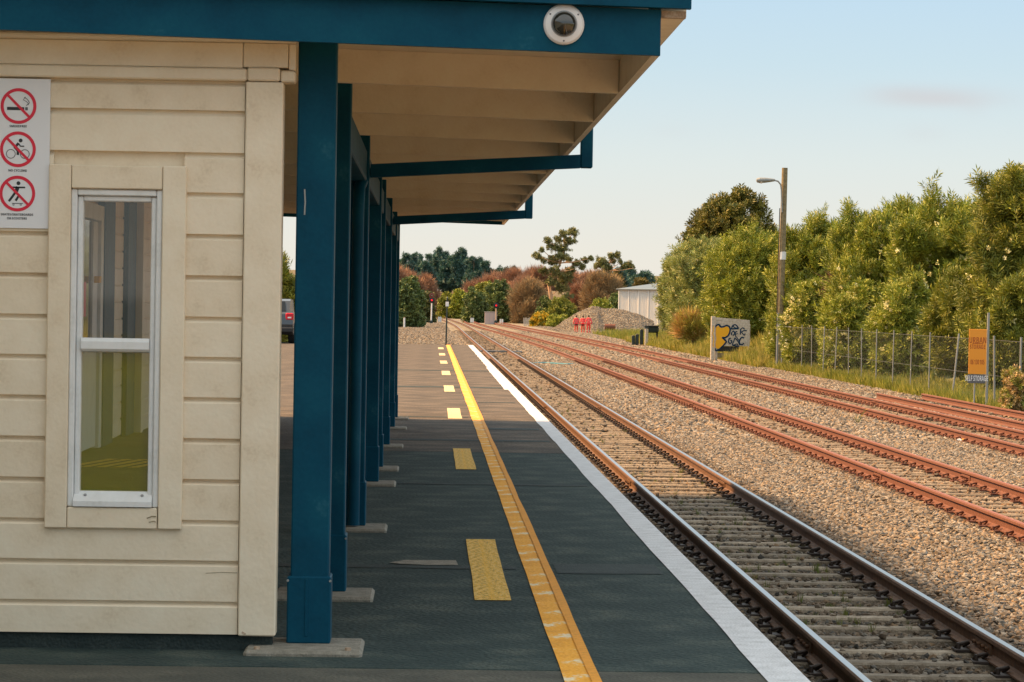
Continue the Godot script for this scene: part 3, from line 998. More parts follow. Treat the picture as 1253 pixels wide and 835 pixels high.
	for i in 14:
		var y0 := 0.02 + i * 0.165
		for s in [[11.0, 22.3], [26.35, 28.3]]:
			var st := begin()
			prism_x(st, PackedVector2Array([Vector2(0, y0), Vector2(0, y0 + .14), Vector2(-.014, y0 + .155), Vector2(-.014, y0 + .166), Vector2(-.028, y0 + .166), Vector2(-.028, y0)]), s[0], s[1])
			part("weatherboard", st.commit(), M.cream, bw, Vector3(-3.05, 0, 0), Basis(Vector3(0, 0, -1), Vector3.UP, Vector3(1, 0, 0)))
		var s2 := begin()
		prism_x(s2, PackedVector2Array([Vector2(0, y0), Vector2(0, y0 + .14), Vector2(-.014, y0 + .155), Vector2(-.014, y0 + .166), Vector2(-.028, y0 + .166), Vector2(-.028, y0)]), 28.55, 33.15)
		part("weatherboard", s2.commit(), M.cream_b, bw, Vector3(-2.95, 0, 0), Basis(Vector3(0, 0, -1), Vector3.UP, Vector3(1, 0, 0)))
	dbox("corner_board", -3.06, -2.932, 0, 2.34, 28.31, 28.50, M.cream, bw, 0.004)
	dbox("pilaster", -3.06, -2.99, 0, 2.34, 25.5, 26.3, M.blue, bw, 0.004)
	dbox("pilaster", -3.06, -3.0, 0, 2.34, 27.55, 28.28, M.blue, bw, 0.004)
	# door in the veranda wall
	var dr := Node3D.new()
	dr.name = "door"
	b.add_child(dr)
	dbox("door_frame", -3.07, -3.0, 0, 2.2, 25.3, 25.48, M.white_paint, dr)
	dbox("door_frame", -3.07, -3.0, 0, 2.2, 22.32, 22.5, M.white_paint, dr)
	dbox("door_frame", -3.07, -3.0, 2.06, 2.2, 22.52, 25.28, M.white_paint, dr)
	dbox("door_leaf", -3.07, -3.03, 0.02, 1.0, 22.52, 25.28, M.white_paint, dr)
	dbox("door_leaf", -3.07, -3.03, 1.0, 2.05, 24.95, 25.28, M.white_paint, dr)
	dbox("door_leaf", -3.07, -3.03, 1.0, 2.05, 22.52, 22.9, M.white_paint, dr)
	dbox("door_glass", -3.06, -3.05, 1.0, 2.05, 22.92, 24.93, M.car_glass, dr, 0.0)
	dbox("door_handle", -3.03, -2.98, 1.5, 1.56, 25.02, 25.16, M.graffiti_yellow, dr)
	dbox("notice", -3.03, -3.022, 1.2, 1.5, 24.1, 24.4, M.sign_red, dr, 0.0)
	# roof of the main block
	var rf := begin()
	var e0 := Vector3(-9.4, 3.3, -2.6)
	var e1 := Vector3(-2.7, 3.3, -2.6)
	var e2 := Vector3(-2.7, 3.3, -33.4)
	var e3 := Vector3(-9.4, 3.3, -33.4)
	var r0 := Vector3(-6.05, 4.7, -6.0)
	var r1 := Vector3(-6.05, 4.7, -30.0)
	tri(rf, e0, e1, r0, Vector3(0, 1, 1))
	tri(rf, e2, e3, r1, Vector3(0, 1, -1))
	quad(rf, e1, e2, r1, r0, Vector3(1, 1, 0))
	quad(rf, e3, e0, r0, r1, Vector3(-1, 1, 0))
	quad(rf, e0, e1, e2, e3, Vector3.DOWN)
	part("roof", rf.commit(), M.roof, b)

func prohibition_sign() -> void:
	var s := thing("prohibition_sign", "white notice board with three red ring prohibition symbols screwed to the cream boards", "sign", Vector3(-1.607, 1.915, -WALL_Z + .006))
	part("panel", box_mesh(Vector3(.244, .578, .006), .001), M.sign_white, s)
	var zf := .0036
	for i in 3:
		var c := Vector2(0, [0.183, 0.016, -0.155][i])
		var ring := begin()
		ribbon(ring, circle_points(c, 0.063), 0.012, 0, true)
		var pict := begin()
		var grey := begin()
		if i == 0:
			ribbon(pict, [c + Vector2(-.044, -.010), c + Vector2(.022, -.010)], .012)
			ribbon(grey, [c + Vector2(.026, -.010), c + Vector2(.036, -.010)], .012)
			ribbon(grey, [c + Vector2(.030, .002), c + Vector2(.038, .010), c + Vector2(.030, .018), c + Vector2(.018, .024), c + Vector2(.026, .036)], .003)
			ribbon(grey, [c + Vector2(.036, .004), c + Vector2(.042, .014), c + Vector2(.034, .026), c + Vector2(.022, .034)], .003)
		elif i == 1:
			ribbon(grey, circle_points(c + Vector2(-.027, -.018), .017, 20), .003, 0, true)
			ribbon(grey, circle_points(c + Vector2(.027, -.018), .017, 20), .003, 0, true)
			flat_polygon(pict, PackedVector2Array(circle_points(c + Vector2(.010, .034), .0075, 14)))
			ribbon(pict, [c + Vector2(.002, .024), c + Vector2(-.012, .006), c + Vector2(.0, -.006), c + Vector2(.0, -.022)], .010)
			ribbon(pict, [c + Vector2(.002, .022), c + Vector2(.010, .012), c + Vector2(.024, .012)], .005)
		else:
			flat_polygon(pict, PackedVector2Array(circle_points(c + Vector2(.004, .040), .0075, 14)))
			ribbon(pict, [c + Vector2(-.030, .024), c + Vector2(.030, .024)], .006)
			ribbon(pict, [c + Vector2(.002, .026), c + Vector2(-.006, .004)], .015)
			ribbon(pict, [c + Vector2(-.008, .004), c + Vector2(-.020, -.014), c + Vector2(-.032, -.030)], .009)
			ribbon(pict, [c + Vector2(-.004, .004), c + Vector2(.006, -.008), c + Vector2(-.006, -.028)], .009)
			ribbon(grey, [c + Vector2(-.020, -.038), c + Vector2(.022, -.038)], .003)
			ribbon(grey, circle_points(c + Vector2(-.014, -.043), .003, 8), .002, 0, true)
			ribbon(grey, circle_points(c + Vector2(.014, -.043), .003, 8), .002, 0, true)
		part("pictogram", pict.commit(), M.ink, s, Vector3(0, 0, zf + .0004))
		part("pictogram_outline", grey.commit(), M.ink_grey, s, Vector3(0, 0, zf + .0003))
		var r := part("red_ring", ring.commit(), M.sign_red, s, Vector3(0, 0, zf + .0008))
		var bar := begin()
		ribbon(bar, [c + Vector2(-.042, .042), c + Vector2(.042, -.042)], .010)
		part("slash", bar.commit(), M.sign_red, r, Vector3(0, 0, .0002))
	for t in [["SMOKEFREE", .105, .0085], ["NO CYCLING", -.066, .0085], ["SKATES/SKATEBOARDS", -.236, .0085], ["OR SCOOTERS", -.251, .0085]]:
		part("lettering", text_mesh(t[0], t[2], 0.0004), M.ink, s, Vector3(0, t[1], zf + .0004))

func text_mesh(words: String, height: float, depth: float, serif := false) -> TextMesh:
	var t := TextMesh.new()
	var f := SystemFont.new()
	f.font_names = PackedStringArray(["Droid Serif" if serif else "Droid Sans"])
	f.font_weight = 700
	t.font = f
	t.text = words
	t.font_size = 32
	t.pixel_size = height / 23.0
	t.depth = depth
	return t

func security_camera() -> void:
	var s := thing("security_camera", "round white dome security camera fixed to the blue canopy fascia", "camera", Vector3(0.485, 2.429, -10.55))
	var face := Basis(Vector3.RIGHT, PI / 2)   # turns the lathe's axis towards the camera
	var st := begin()
	lathe(st, [Vector2(.078, 0), Vector2(.077, .012), Vector2(.070, .020), Vector2(.056, .024), Vector2(.050, .024), Vector2(.050, .016)], 40)
	var ring := part("housing", st.commit(), M.plastic_white, s, Vector3.ZERO, face)
	for a in [0.6, 2.54, -PI / 2]:
		var sc := begin()
		tube(sc, [Vector3(cos(a) * .064, .018, -sin(a) * .064), Vector3(cos(a) * .064, .0235, -sin(a) * .064)], [.0035, .0035], 8)
		part("screw", sc.commit(), M.ink_grey, ring)
	st = begin()
	lathe(st, [Vector2(.050, .016), Vector2(.050, .026), Vector2(.046, .027)], 36)
	part("dome_seat", st.commit(), M.plastic_grey, s, Vector3.ZERO, face)
	st = begin()
	var o := []
	for i in 13: o.append(Vector2(.046 * cos(PI / 2 * i / 12.0), .024 + .040 * sin(PI / 2 * i / 12.0)))
	lathe(st, o, 36)
	part("dome", st.commit(), M.dome, s, Vector3.ZERO, face)

# ------------------------------------------------------------------ fence, signs, lamp post
const FENCE_X := 13.0

func chain_link_fence() -> void:
	var f := thing("chain_link_fence", "galvanised chain link fence with thin posts in front of the tall bushes", "fence", Vector3.ZERO)
	var depths := [102.6, 97.0, 94.4, 91.7, 89.0, 86.0, 83.4, 80.7, 77.8, 74.9, 72.1, 68.9, 63.6, 60.9, 58.0, 55.0]
	for i in depths.size():
		var z: float = depths[i]
		var y := land(FENCE_X, z)
		var lean := Vector3(rng.randf_range(-.05, .05), 0, rng.randf_range(-.04, .04))
		if i == 11: lean = Vector3(.16, 0, 0)
		var r := 0.024 if i in [0, 11, 12, 13] else 0.017
		var st := begin()
		tube(st, [Vector3(FENCE_X, y - .1, -z), Vector3(FENCE_X, y + 1.72, -z) + lean], [r, r], 8)
		part("post", st.commit(), M.galv, f)
	# corner post with a stay and a short return at the far end
	var y0 := land(FENCE_X, 102.6)
	var c := begin()
	tube(c, [Vector3(12.9, y0, -103.2), Vector3(12.92, y0 + 2.12, -103.2)], [.04, .04], 10)
	part("corner_post", c.commit(), M.galv, f)
	c = begin()
	tube(c, [Vector3(12.93, y0 + 1.72, -103.1), Vector3(13.15, y0 + .02, -100.6)], [.025, .025], 8)
	tube(c, [Vector3(12.92, y0 + 1.66, -103.2), Vector3(13.35, y0 + 1.74, -103.6)], [.02, .02], 8)
	tube(c, [Vector3(12.92, y0 + 1.62, -103.2), Vector3(13.0, y0 + 1.62, -100.0)], [.02, .02], 8)
	part("stay", c.commit(), M.galv, f)
	# woven wire, one sheet between each pair of posts
	for i in depths.size() - 1:
		var za: float = depths[i + 1]
		var zb: float = depths[i]
		var ya := land(FENCE_X, za)
		var st := begin()
		var len := zb - za
		var ht := 1.62
		var cell := 0.07
		var k := -ht
		var t := 0.0009
		while k < len:
			for s in [0, 1]:
				# a wire rising along +u from (k, 0) to (k + ht, ht), clipped to the bay
				var u0 := maxf(k, 0.0)
				var u1 := minf(k + ht, len)
				if u1 - u0 < 0.02: continue
				var v0 := u0 - k
				var v1 := u1 - k
				if s == 1:
					v0 = ht - v0
					v1 = ht - v1
				var a := Vector3(FENCE_X + .03, ya + v0, -za - u0)
				var b := Vector3(FENCE_X + .03, ya + v1, -za - u1)
				var n := Vector3(0, 1, 1 if s == 0 else -1).normalized() * t
				quad(st, a - n, a + n, b + n, b - n, Vector3.LEFT)
			k += cell
		for v in [0.03, 0.8, ht]:
			quad(st, Vector3(FENCE_X + .028, ya + v - .004, -za), Vector3(FENCE_X + .028, ya + v + .004, -za), Vector3(FENCE_X + .028, ya + v + .004, -zb), Vector3(FENCE_X + .028, ya + v - .004, -zb), Vector3.LEFT)
		part("wire_mesh", st.commit(), M.wire, f)

func storage_sign() -> void:
	var z := 63.4
	var a := at_depth(1196.5, 430.5, z)
	var s := thing("advertising_sign", "tall orange advertising board with a white on black strip in front of the wire fence", "sign", Vector3(a.x, land(12.5, z), -z))
	var up := a.y - land(12.5, z)
	s.rotation.y = -0.12
	var turn := Basis.IDENTITY
	part("board", box_mesh(Vector3(.40, 1.03, .02), .004), M.sign_orange, s, Vector3(0, up, 0), turn)
	part("strip", box_mesh(Vector3(.40, .20, .02), .004), M.ink_grey, s, Vector3(-.01, up - .625, 0), turn)
	part("lettering", text_mesh("SELF STORAGE", .092, .002), M.sign_white, s, Vector3(-.01, up - .615, .012), turn.scaled(Vector3(.60, 1.35, 1)))
	for t in [["URBAN", .26, .105, .82], ["STORAGE", .11, .075, .78], ["06 130 105", -.24, .085, .55]]:
		part("lettering", text_mesh(t[0], t[2], .002), M.sign_orange_ink, s, Vector3(.0, up + t[1], .012), turn.scaled(Vector3(t[3], 1.3, 1)))
	var ln := begin()
	add_box(ln, Vector3(-.12, -.008, 0), Vector3(.12, .008, .002))
	part("rule", ln.commit(), M.sign_orange_ink, s, Vector3(0, up + .185, .011), turn)
	var p := begin()
	tube(p, [Vector3(.225, -.1, -.03), Vector3(.235, 2.25, -.03)], [.03, .03], 10)
	part("post", p.commit(), M.galv, s)
	p = begin()
	tube(p, [Vector3(-.06, -.1, -.03), Vector3(-.05, up - .5, -.03)], [.02, .02], 8)
	part("post", p.commit(), M.galv, s)

func graffiti_panel() -> void:
	var z := 117.0
	var base := at_depth(869.5, 440.0, z)
	var s := thing("graffiti_panel", "weathered plank panel sprayed with a yellow and dark blue tag beside the track", "panel", Vector3(base.x, base.y, -z))
	var turn := Basis(Vector3.UP, 0.10)
	var sc := z / FOCAL      # metres per pixel there
	# posts
	part("post", box_mesh(Vector3(.17, 1.84, .14), .01), M.grey_plank, s, turn * Vector3(.085, .90, 0), turn)
	part("post", box_mesh(Vector3(.10, 1.78, .10), .01), M.grey_plank, s, turn * Vector3(.25, .87, -.06), turn)
	part("post", box_mesh(Vector3(.08, 1.2, .08), .01), M.grey_plank, s, turn * Vector3(1.66, .9, -.06), turn)
	for i in 9:
		var y := .64 + i * .135
		var x1 := 1.66 - (0.0 if i < 8 else .0)
		var st := begin()
		var drop := .012 * i
		var lo := Vector3(.17, -.062, -.02)
		var hi := Vector3(x1, .062, .015)
		# each plank falls a little towards the right, the upper ones more
		var p := []
		for q in [Vector3(lo.x, lo.y, lo.z), Vector3(hi.x, lo.y - drop, lo.z), Vector3(hi.x, hi.y - drop, lo.z), Vector3(lo.x, hi.y, lo.z), Vector3(lo.x, lo.y, hi.z), Vector3(hi.x, lo.y - drop, hi.z), Vector3(hi.x, hi.y - drop, hi.z), Vector3(lo.x, hi.y, hi.z)]: p.append(q)
		quad(st, p[4], p[5], p[6], p[7], Vector3.BACK)
		quad(st, p[0], p[1], p[2], p[3], Vector3.FORWARD)
		quad(st, p[0], p[1], p[5], p[4], Vector3.DOWN)
		quad(st, p[3], p[2], p[6], p[7], Vector3.UP)
		quad(st, p[1], p[2], p[6], p[5], Vector3.RIGHT)
		quad(st, p[0], p[3], p[7], p[4], Vector3.LEFT)
		part("plank", st.commit(), M.grey_plank, s, turn * Vector3(0, y, rng.randf_range(-.004, .004)), turn)
	part("plank", box_mesh(Vector3(1.3, .20, .04), .01), M.pole_wood, s, turn * Vector3(.85, .18, -.05), turn)
	part("plank", box_mesh(Vector3(.9, .22, .04), .01), M.black, s, turn * Vector3(.75, .45, -.07), turn)  # added black board standing in for the dark gap under the planks
	# paint: picture coordinates of the panel in pixels of a 13.25 x enlargement
	var P := func(x: float, y: float) -> Vector2: return Vector2((x - 95.0) / 13.25 * sc, (740.0 - y) / 13.25 * sc)
	var blob := PackedVector2Array()
	for q in [[175, 215], [215, 190], [245, 225], [290, 225], [330, 200], [375, 205], [398, 240], [395, 300], [370, 345], [320, 372], [262, 370], [345, 445], [290, 510], [215, 575], [180, 545], [170, 480], [185, 400], [172, 320]]: blob.append(P.call(q[0], q[1]))
	var st := begin()
	flat_polygon(st, blob)
	part("yellow_paint", st.commit(), M.graffiti_yellow, s, turn * Vector3(0, 0, .022), turn)
	st = begin()
	var lines := [
		[26, [[160, 215], [185, 180], [225, 170], [255, 210], [300, 205], [350, 182], [395, 200], [412, 240], [405, 300], [380, 350], [330, 385], [280, 380], [355, 447], [300, 515], [240, 570], [180, 600], [160, 560]]],
		[20, [[428, 245], [450, 185], [490, 165], [525, 190], [545, 235], [500, 235], [440, 240]]],
		[16, [[460, 190], [480, 215], [520, 230], [560, 220]]],
		[18, [[440, 345], [435, 300], [470, 270], [490, 310], [460, 350]]],
		[16, [[500, 345], [495, 290], [530, 280]]], [14, [[500, 320], [540, 315]]],
		[18, [[585, 235], [580, 330]]], [16, [[585, 295], [640, 260], [690, 265]]], [16, [[600, 290], [650, 345]]], [14, [[660, 305], [650, 340]]],
		[16, [[590, 240], [620, 215], [650, 240]]],
		[20, [[425, 385], [395, 400], [385, 450], [410, 480], [440, 460], [440, 430], [415, 430]]],
		[18, [[450, 495], [470, 450], [490, 380], [545, 440], [575, 500]]], [16, [[470, 500], [530, 480], [560, 530]]], [14, [[500, 350], [540, 400], [570, 440]]],
		[22, [[645, 385], [610, 370], [580, 400], [565, 450], [580, 490], [620, 490], [642, 465]]],
		[22, [[450, 500], [510, 515], [570, 530]]],
	]
	for l in lines:
		var pts := []
		for q in l[1]: pts.append(P.call(q[0], q[1]))
		# round the strokes off
		var c := Curve2D.new()
		for k in pts.size():
			var t: Vector2 = (pts[mini(k + 1, pts.size() - 1)] - pts[maxi(k - 1, 0)]) * 0.16
			c.add_point(pts[k], -t, t)
		var fine := []
		for k in 4 * pts.size(): fine.append(c.sample_baked(c.get_baked_length() * k / (4.0 * pts.size() - 1.0)))
		ribbon(st, fine, l[0] / 13.25 * sc, rng.randf_range(0, .0008))
	part("blue_paint", st.commit(), M.graffiti_blue, s, turn * Vector3(0, 0, .026), turn)
	st = begin()
	var drip := []
	for q in [[125, 200], [130, 260], [118, 320], [140, 400], [128, 480], [132, 540]]: drip.append(P.call(q[0], q[1]))
	ribbon(st, drip, 16 / 13.25 * sc)
	part("yellow_paint", st.commit(), M.graffiti_yellow, s, turn * Vector3(0, 0, .074), turn)

func lamp_post() -> void:
	var z := 104.5
	var foot := at_depth(953.5, 432.0, z)
	var top := at_depth(960.5, 205.5, z)
	var g := land(foot.x, z)
	var s := thing("lamp_post", "tall weathered timber pole with one curved arm street lamp beside the wire fence", "street lamp", Vector3(foot.x, g, -z))
	var o := s.position
	var st := begin()
	tube(st, [Vector3(0, -.2, 0), (top - o) * Vector3(.5, .5, 0), Vector3(top.x - o.x, top.y - o.y, 0)], [.145, .125, .11], 14)
	part("pole", st.commit(), M.pole_wood, s)
	st = begin()
	var arm := []
	for q in [[957.0, 260.0], [956.2, 232.0], [955.4, 226.0], [952.0, 221.8], [946.0, 220.5], [940.0, 220.5]]:
		var p := at_depth(q[0], q[1], z - .1)
		arm.append(Vector3(p.x - o.x, p.y - o.y, .12))
	tube(st, arm, [.03, .03, .03, .03, .028, .028], 8)
	part("lamp_arm", st.commit(), M.galv, s)
	var head := at_depth(935.5, 220.8, z)
	st = begin()
	lathe(st, [Vector2(.001, .40), Vector2(.045, .38), Vector2(.075, .2), Vector2(.10, .0), Vector2(.105, -.2), Vector2(.08, -.30), Vector2(.001, -.33)], 16)
	var h := part("lamp_head", st.commit(), M.galv, s, Vector3(head.x - o.x, head.y - o.y, .12), Basis(Vector3.FORWARD, PI / 2 - .03).scaled(Vector3(1, 1, 1)))
	st = begin()
	lathe(st, [Vector2(.09, .0), Vector2(.085, -.04), Vector2(.05, -.085), Vector2(.001, -.1)], 16)
	part("lamp_glass", st.commit(), M.plastic_white, s, Vector3(head.x - o.x - .14, head.y - o.y - .03, .12))
	st = begin()
	tube(st, [Vector3(-.14, 0.2, .05), at_depth(957.0, 255.0, z) - o - Vector3(0, 0, at_depth(957.0, 255.0, z).z - o.z) + Vector3(-.09, 0, .06)], [.018, .018], 6)
	part("cable", st.commit(), M.black, s)
	var bandp := at_depth(957.8, 313.0, z)
	st = begin()
	tube(st, [Vector3(bandp.x - o.x - .005, bandp.y - o.y - .15, 0), Vector3(bandp.x - o.x + .003, bandp.y - o.y + .15, 0)], [.135, .133], 14)
	part("number_band", st.commit(), M.white_paint, s)

# ------------------------------------------------------------------ yard
func shed() -> void:
	var z := 300.0
	var k := z / FOCAL
	var a := at_depth(756.5, 402.0, z)
	var s := thing("corrugated_shed", "pale grey corrugated iron shed with a low dark roof beside the gravel heap", "shed", Vector3(a.x, a.y, -z))
	s.rotation.y = -.62
	var wid := 84.0 * k
	var ht := 48.5 * k
	var deep := 9.0
	var st := begin()
	# corrugated front and side
	var n := 44
	for i in n:
		for h in 4:
			var x0 := wid * (i + h / 4.0) / n
			var x1 := wid * (i + (h + 1) / 4.0) / n
			var d0 := .04 * sin(TAU * h / 4.0)
			var d1 := .04 * sin(TAU * (h + 1) / 4.0)
			quad(st, Vector3(x0, .3, d0), Vector3(x1, .3, d1), Vector3(x1, ht, d1), Vector3(x0, ht, d0), Vector3.BACK)
	part("front_wall", st.commit(), M.shed_wall, s)
	st = begin()
	quad(st, Vector3(0, .3, 0), Vector3(0, ht, 0), Vector3(0, ht, -deep), Vector3(0, .3, -deep), Vector3.LEFT)
	quad(st, Vector3(wid, .3, 0), Vector3(wid, ht, 0), Vector3(wid, ht, -deep), Vector3(wid, .3, -deep), Vector3.RIGHT)
	quad(st, Vector3(0, .3, -deep), Vector3(0, ht, -deep), Vector3(wid, ht, -deep), Vector3(wid, .3, -deep), Vector3.FORWARD)
	part("side_wall", st.commit(), M.shed_wall_b, s)
	for i in 6:
		part("wall_cover_strip", box_mesh(Vector3(.12, ht - .35, .05), .01), M.shed_wall_b, s, Vector3(.06 + i * wid / 6.0, ht * .5 + .12, .06))
	part("footing", box_mesh(Vector3(wid, .7, .2), .02), M.concrete, s, Vector3(wid * .5, .1, .0))
	var rf := begin()
	var e0 := Vector3(-.15, ht, .25)
	var e1 := Vector3(wid + .15, ht, .25)
	var e2 := Vector3(wid + .15, ht, -deep - .2)
	var e3 := Vector3(-.15, ht, -deep - .2)
	var r0 := Vector3(3.1, ht + .85, -deep * .5)
	var r1 := Vector3(wid - 1.4, ht + .85, -deep * .5)
	quad(rf, e0, e1, r1, r0, Vector3(0, 1, 1))
	quad(rf, e2, e3, r0, r1, Vector3(0, 1, -1))
	tri(rf, e3, e0, r0, Vector3(-1, 1, 0))
	tri(rf, e1, e2, r1, Vector3(1, 1, 0))
	quad(rf, e0, e1, e2, e3, Vector3.DOWN)
	var roof := part("roof", rf.commit(), M.shed_roof, s)
	part("eaves_gutter", box_mesh(Vector3(wid + .3, .12, .14), .02), M.shed_roof, roof, Vector3(wid * .5, ht - .04, .26))

func gravel_heap() -> void:
	var z := 290.0
	var st := begin()
	var n := FastNoiseLite.new()
	n.seed = 4
	n.frequency = .25
	var prof := [[672.0, 405.0], [690.0, 392.0], [708.0, 381.0], [722.0, 374.5], [730.0, 374.0], [736.0, 377.0], [748.0, 377.0], [762.0, 378.0], [780.0, 383.0], [800.0, 392.0]]
	var base := land(20.0, z)
	var cols := []
	for i in 41:
		var t := i / 40.0 * (prof.size() - 1)
		var a: Array = prof[int(minf(t, prof.size() - 2))]
		var b: Array = prof[int(minf(t, prof.size() - 2)) + 1]
		var f := t - minf(int(t), prof.size() - 2)
		cols.append(at_depth(lerpf(a[0], b[0], f), lerpf(a[1], b[1], f), z))
	var rows := 15
	var P := func(i: int, j: int) -> Vector3:
		var c: Vector3 = cols[i]
		var hgt: float = maxf(c.y - base, 0.05)
		var v := (j - 7) / 7.0
		var zz := v * (hgt * 1.5 + .5)
		var y := base - .05 + hgt * maxf(0.0, 1.0 - absf(v)) ** .9 + n.get_noise_2d(c.x * 3.0, zz * 3.0) * .16 * (1.0 - absf(v))
		return Vector3(c.x, y, -z + zz)
	for i in 40:
		for j in rows - 1:
			quad(st, P.call(i, j), P.call(i + 1, j), P.call(i + 1, j + 1), P.call(i, j + 1), Vector3.UP)
	var o := part("gravel_heap", st.commit(), M.gravel_far, self)
	var mm := MultiMesh.new()
	mm.transform_format = MultiMesh.TRANSFORM_3D
	mm.use_colors = true
	mm.mesh = stone_mesh(31)
	mm.instance_count = 5000
	rng.seed = 77
	for i in 5000:
		var a := rng.randi() % 40
		var b := 7 + rng.randi() % 7
		var p: Vector3 = P.call(a, b).lerp(P.call(a + 1, b), rng.randf()).lerp(P.call(a, b + 1).lerp(P.call(a + 1, b + 1), rng.randf()), rng.randf())
		var sz := rng.randf_range(.06, .14)
		mm.set_instance_transform(i, Transform3D(Basis.from_euler(Vector3(rng.randf() * TAU, rng.randf() * TAU, 0)).scaled(Vector3.ONE * sz), p))
		var sc := stone_color()
		mm.set_instance_color(i, Color(sc.r * .95, sc.g * .96, sc.b * .98))
	var ms := MultiMeshInstance3D.new()
	ms.name = "loose_stones"
	ms.multimesh = mm
	ms.material_override = M.stone
	o.add_child(ms, true)
	ms.set_meta("kind", "stuff")
	tag(o, "long heap of brown gravel behind the three people in red", "gravel heap")

func marker_boards() -> void:
	# small white marker boards standing by the tracks
	for q in [[538.0, 387.5, 397.0, 330.0, "small white marker board left of the main track by the red signal"], [577.5, 389.0, 397.5, 330.0, "small white marker board right of the main track by the cabinet"], [613.5, 390.5, 397.5, 325.0, "small white marker board right of the cabinet by the second signal"]]:
		var z: float = q[3]
		var foot := at_depth(q[0], q[2], z)
		var s := thing("marker_board", q[4], "marker board", foot, "white marker boards by the tracks")
		var h: float = (q[2] - q[1]) * z / FOCAL
		for dx in [-.11, .11]:
			part("board", box_mesh(Vector3(.19, h * .62, .03), .005), M.white_paint, s, Vector3(dx, h * .66, 0))
		for dx in [-.12, .12]:
			part("leg", box_mesh(Vector3(.05, h * .5, .05), .005), M.white_paint, s, Vector3(dx, h * .2, -.045))
	# white post at the yard's left edge
	var z2 := 245.0
	var f2 := at_depth(494.5, 401.0, z2)
	var w := thing("white_post", "short white post with a dark cap beside the green bush left of the tracks", "post", f2)
	part("shaft", box_mesh(Vector3(.16, .85, .16), .02), M.white_paint, w, Vector3(0, .42, 0))
	part("cap", box_mesh(Vector3(.18, .05, .18), .01), M.bare_wood, w, Vector3(0, .87, 0))

func signal_mast(label: String, px: float, foot_y: float, lamp_y: float, z: float, upper: bool) -> void:
	var foot := at_depth(px, foot_y, z)
	var lamp := at_depth(px + .6, lamp_y, z)
	var h := lamp.y - foot.y
	var s := thing("railway_signal", label, "railway signal", foot, "red railway signals")
	var st := begin()
	tube(st, [Vector3.ZERO, Vector3(.03, h - .1, 0)], [.085, .075], 10)
	part("mast", st.commit(), M.white_paint if upper else M.bare_wood, s)
	part("mast_foot", box_mesh(Vector3(.34, .5, .34), .03), M.dark_green, s, Vector3(0, .2, 0))
	var heads := [[h, true]]
	if upper: heads.append([h + 5.6 * z / FOCAL, false])
	for q in heads:
		st = begin()
		lathe(st, [Vector2(.001, -.06), Vector2(.33, -.06), Vector2(.33, -.02), Vector2(.10, .02), Vector2(.001, .02)], 20)
		var d := part("signal_head", st.commit(), M.black if q[1] else M.signal_brown, s, Vector3(.03, q[0], .12), Basis(Vector3.RIGHT, PI / 2))
		st = begin()
		lathe(st, [Vector2(.10, 0), Vector2(.08, .04), Vector2(.001, .055)], 16)
		part("lamp_lens", st.commit(), M.red_lamp if q[1] else M.bare_wood, d, Vector3(0, .025, 0))
		st = begin()
		lathe(st, [Vector2(.125, .0), Vector2(.125, .14)], 16)
		part("lamp_hood", st.commit(), M.black, d, Vector3(0, .02, 0))
	if upper:
		st = begin()
		tube(st, [Vector3(.03, h - .1, 0), Vector3(.05, h + 5.0 * z / FOCAL, 0)], [.05, .05], 8)
		part("mast_top", st.commit(), M.signal_brown, s)

func cabinet() -> void:
	var z := 320.0
	var foot := at_depth(594.0, 397.5, z)
	var s := thing("relay_cabinet", "pinkish grey trackside equipment cabinet between the two inner marker boards", "cabinet", foot)
	part("body", box_mesh(Vector3(1.4, 1.45, .8), .03), M.box_pink, s, Vector3(.6, .72, 0))
	part("lid", box_mesh(Vector3(1.5, .06, .9), .02), M.plastic_grey, s, Vector3(.6, 1.48, 0))
	part("door_seam", box_mesh(Vector3(.03, 1.3, .02), .0), M.plastic_grey, s, Vector3(.45, .72, .405))
	part("door_seam", box_mesh(Vector3(.03, 1.3, .02), .0), M.plastic_grey, s, Vector3(.95, .72, .405))
	part("plinth", box_mesh(Vector3(2.6, .14, 1.2), .02), M.concrete, s, Vector3(.6, .02, 0))

func platform_end_post() -> void:
	var s := thing("sign_post", "thin dark post with a white box at the far end of the platform", "post", Vector3(.50, 0, -92.2))
	var a := at_depth(545.0, 369.0, 92.2)
	var st := begin()
	tube(st, [Vector3(0, -.02, 0), Vector3(.02, 1.56, 0)], [.026, .024], 8)
	part("shaft", st.commit(), M.dark_green, s)
	part("plate", box_mesh(Vector3(.105, .15, .03), .005), M.white_paint, s, Vector3(.02, 1.36, .035))
	part("cap", box_mesh(Vector3(.04, .04, .04), .005), M.galv, s, Vector3(.02, 1.58, 0))

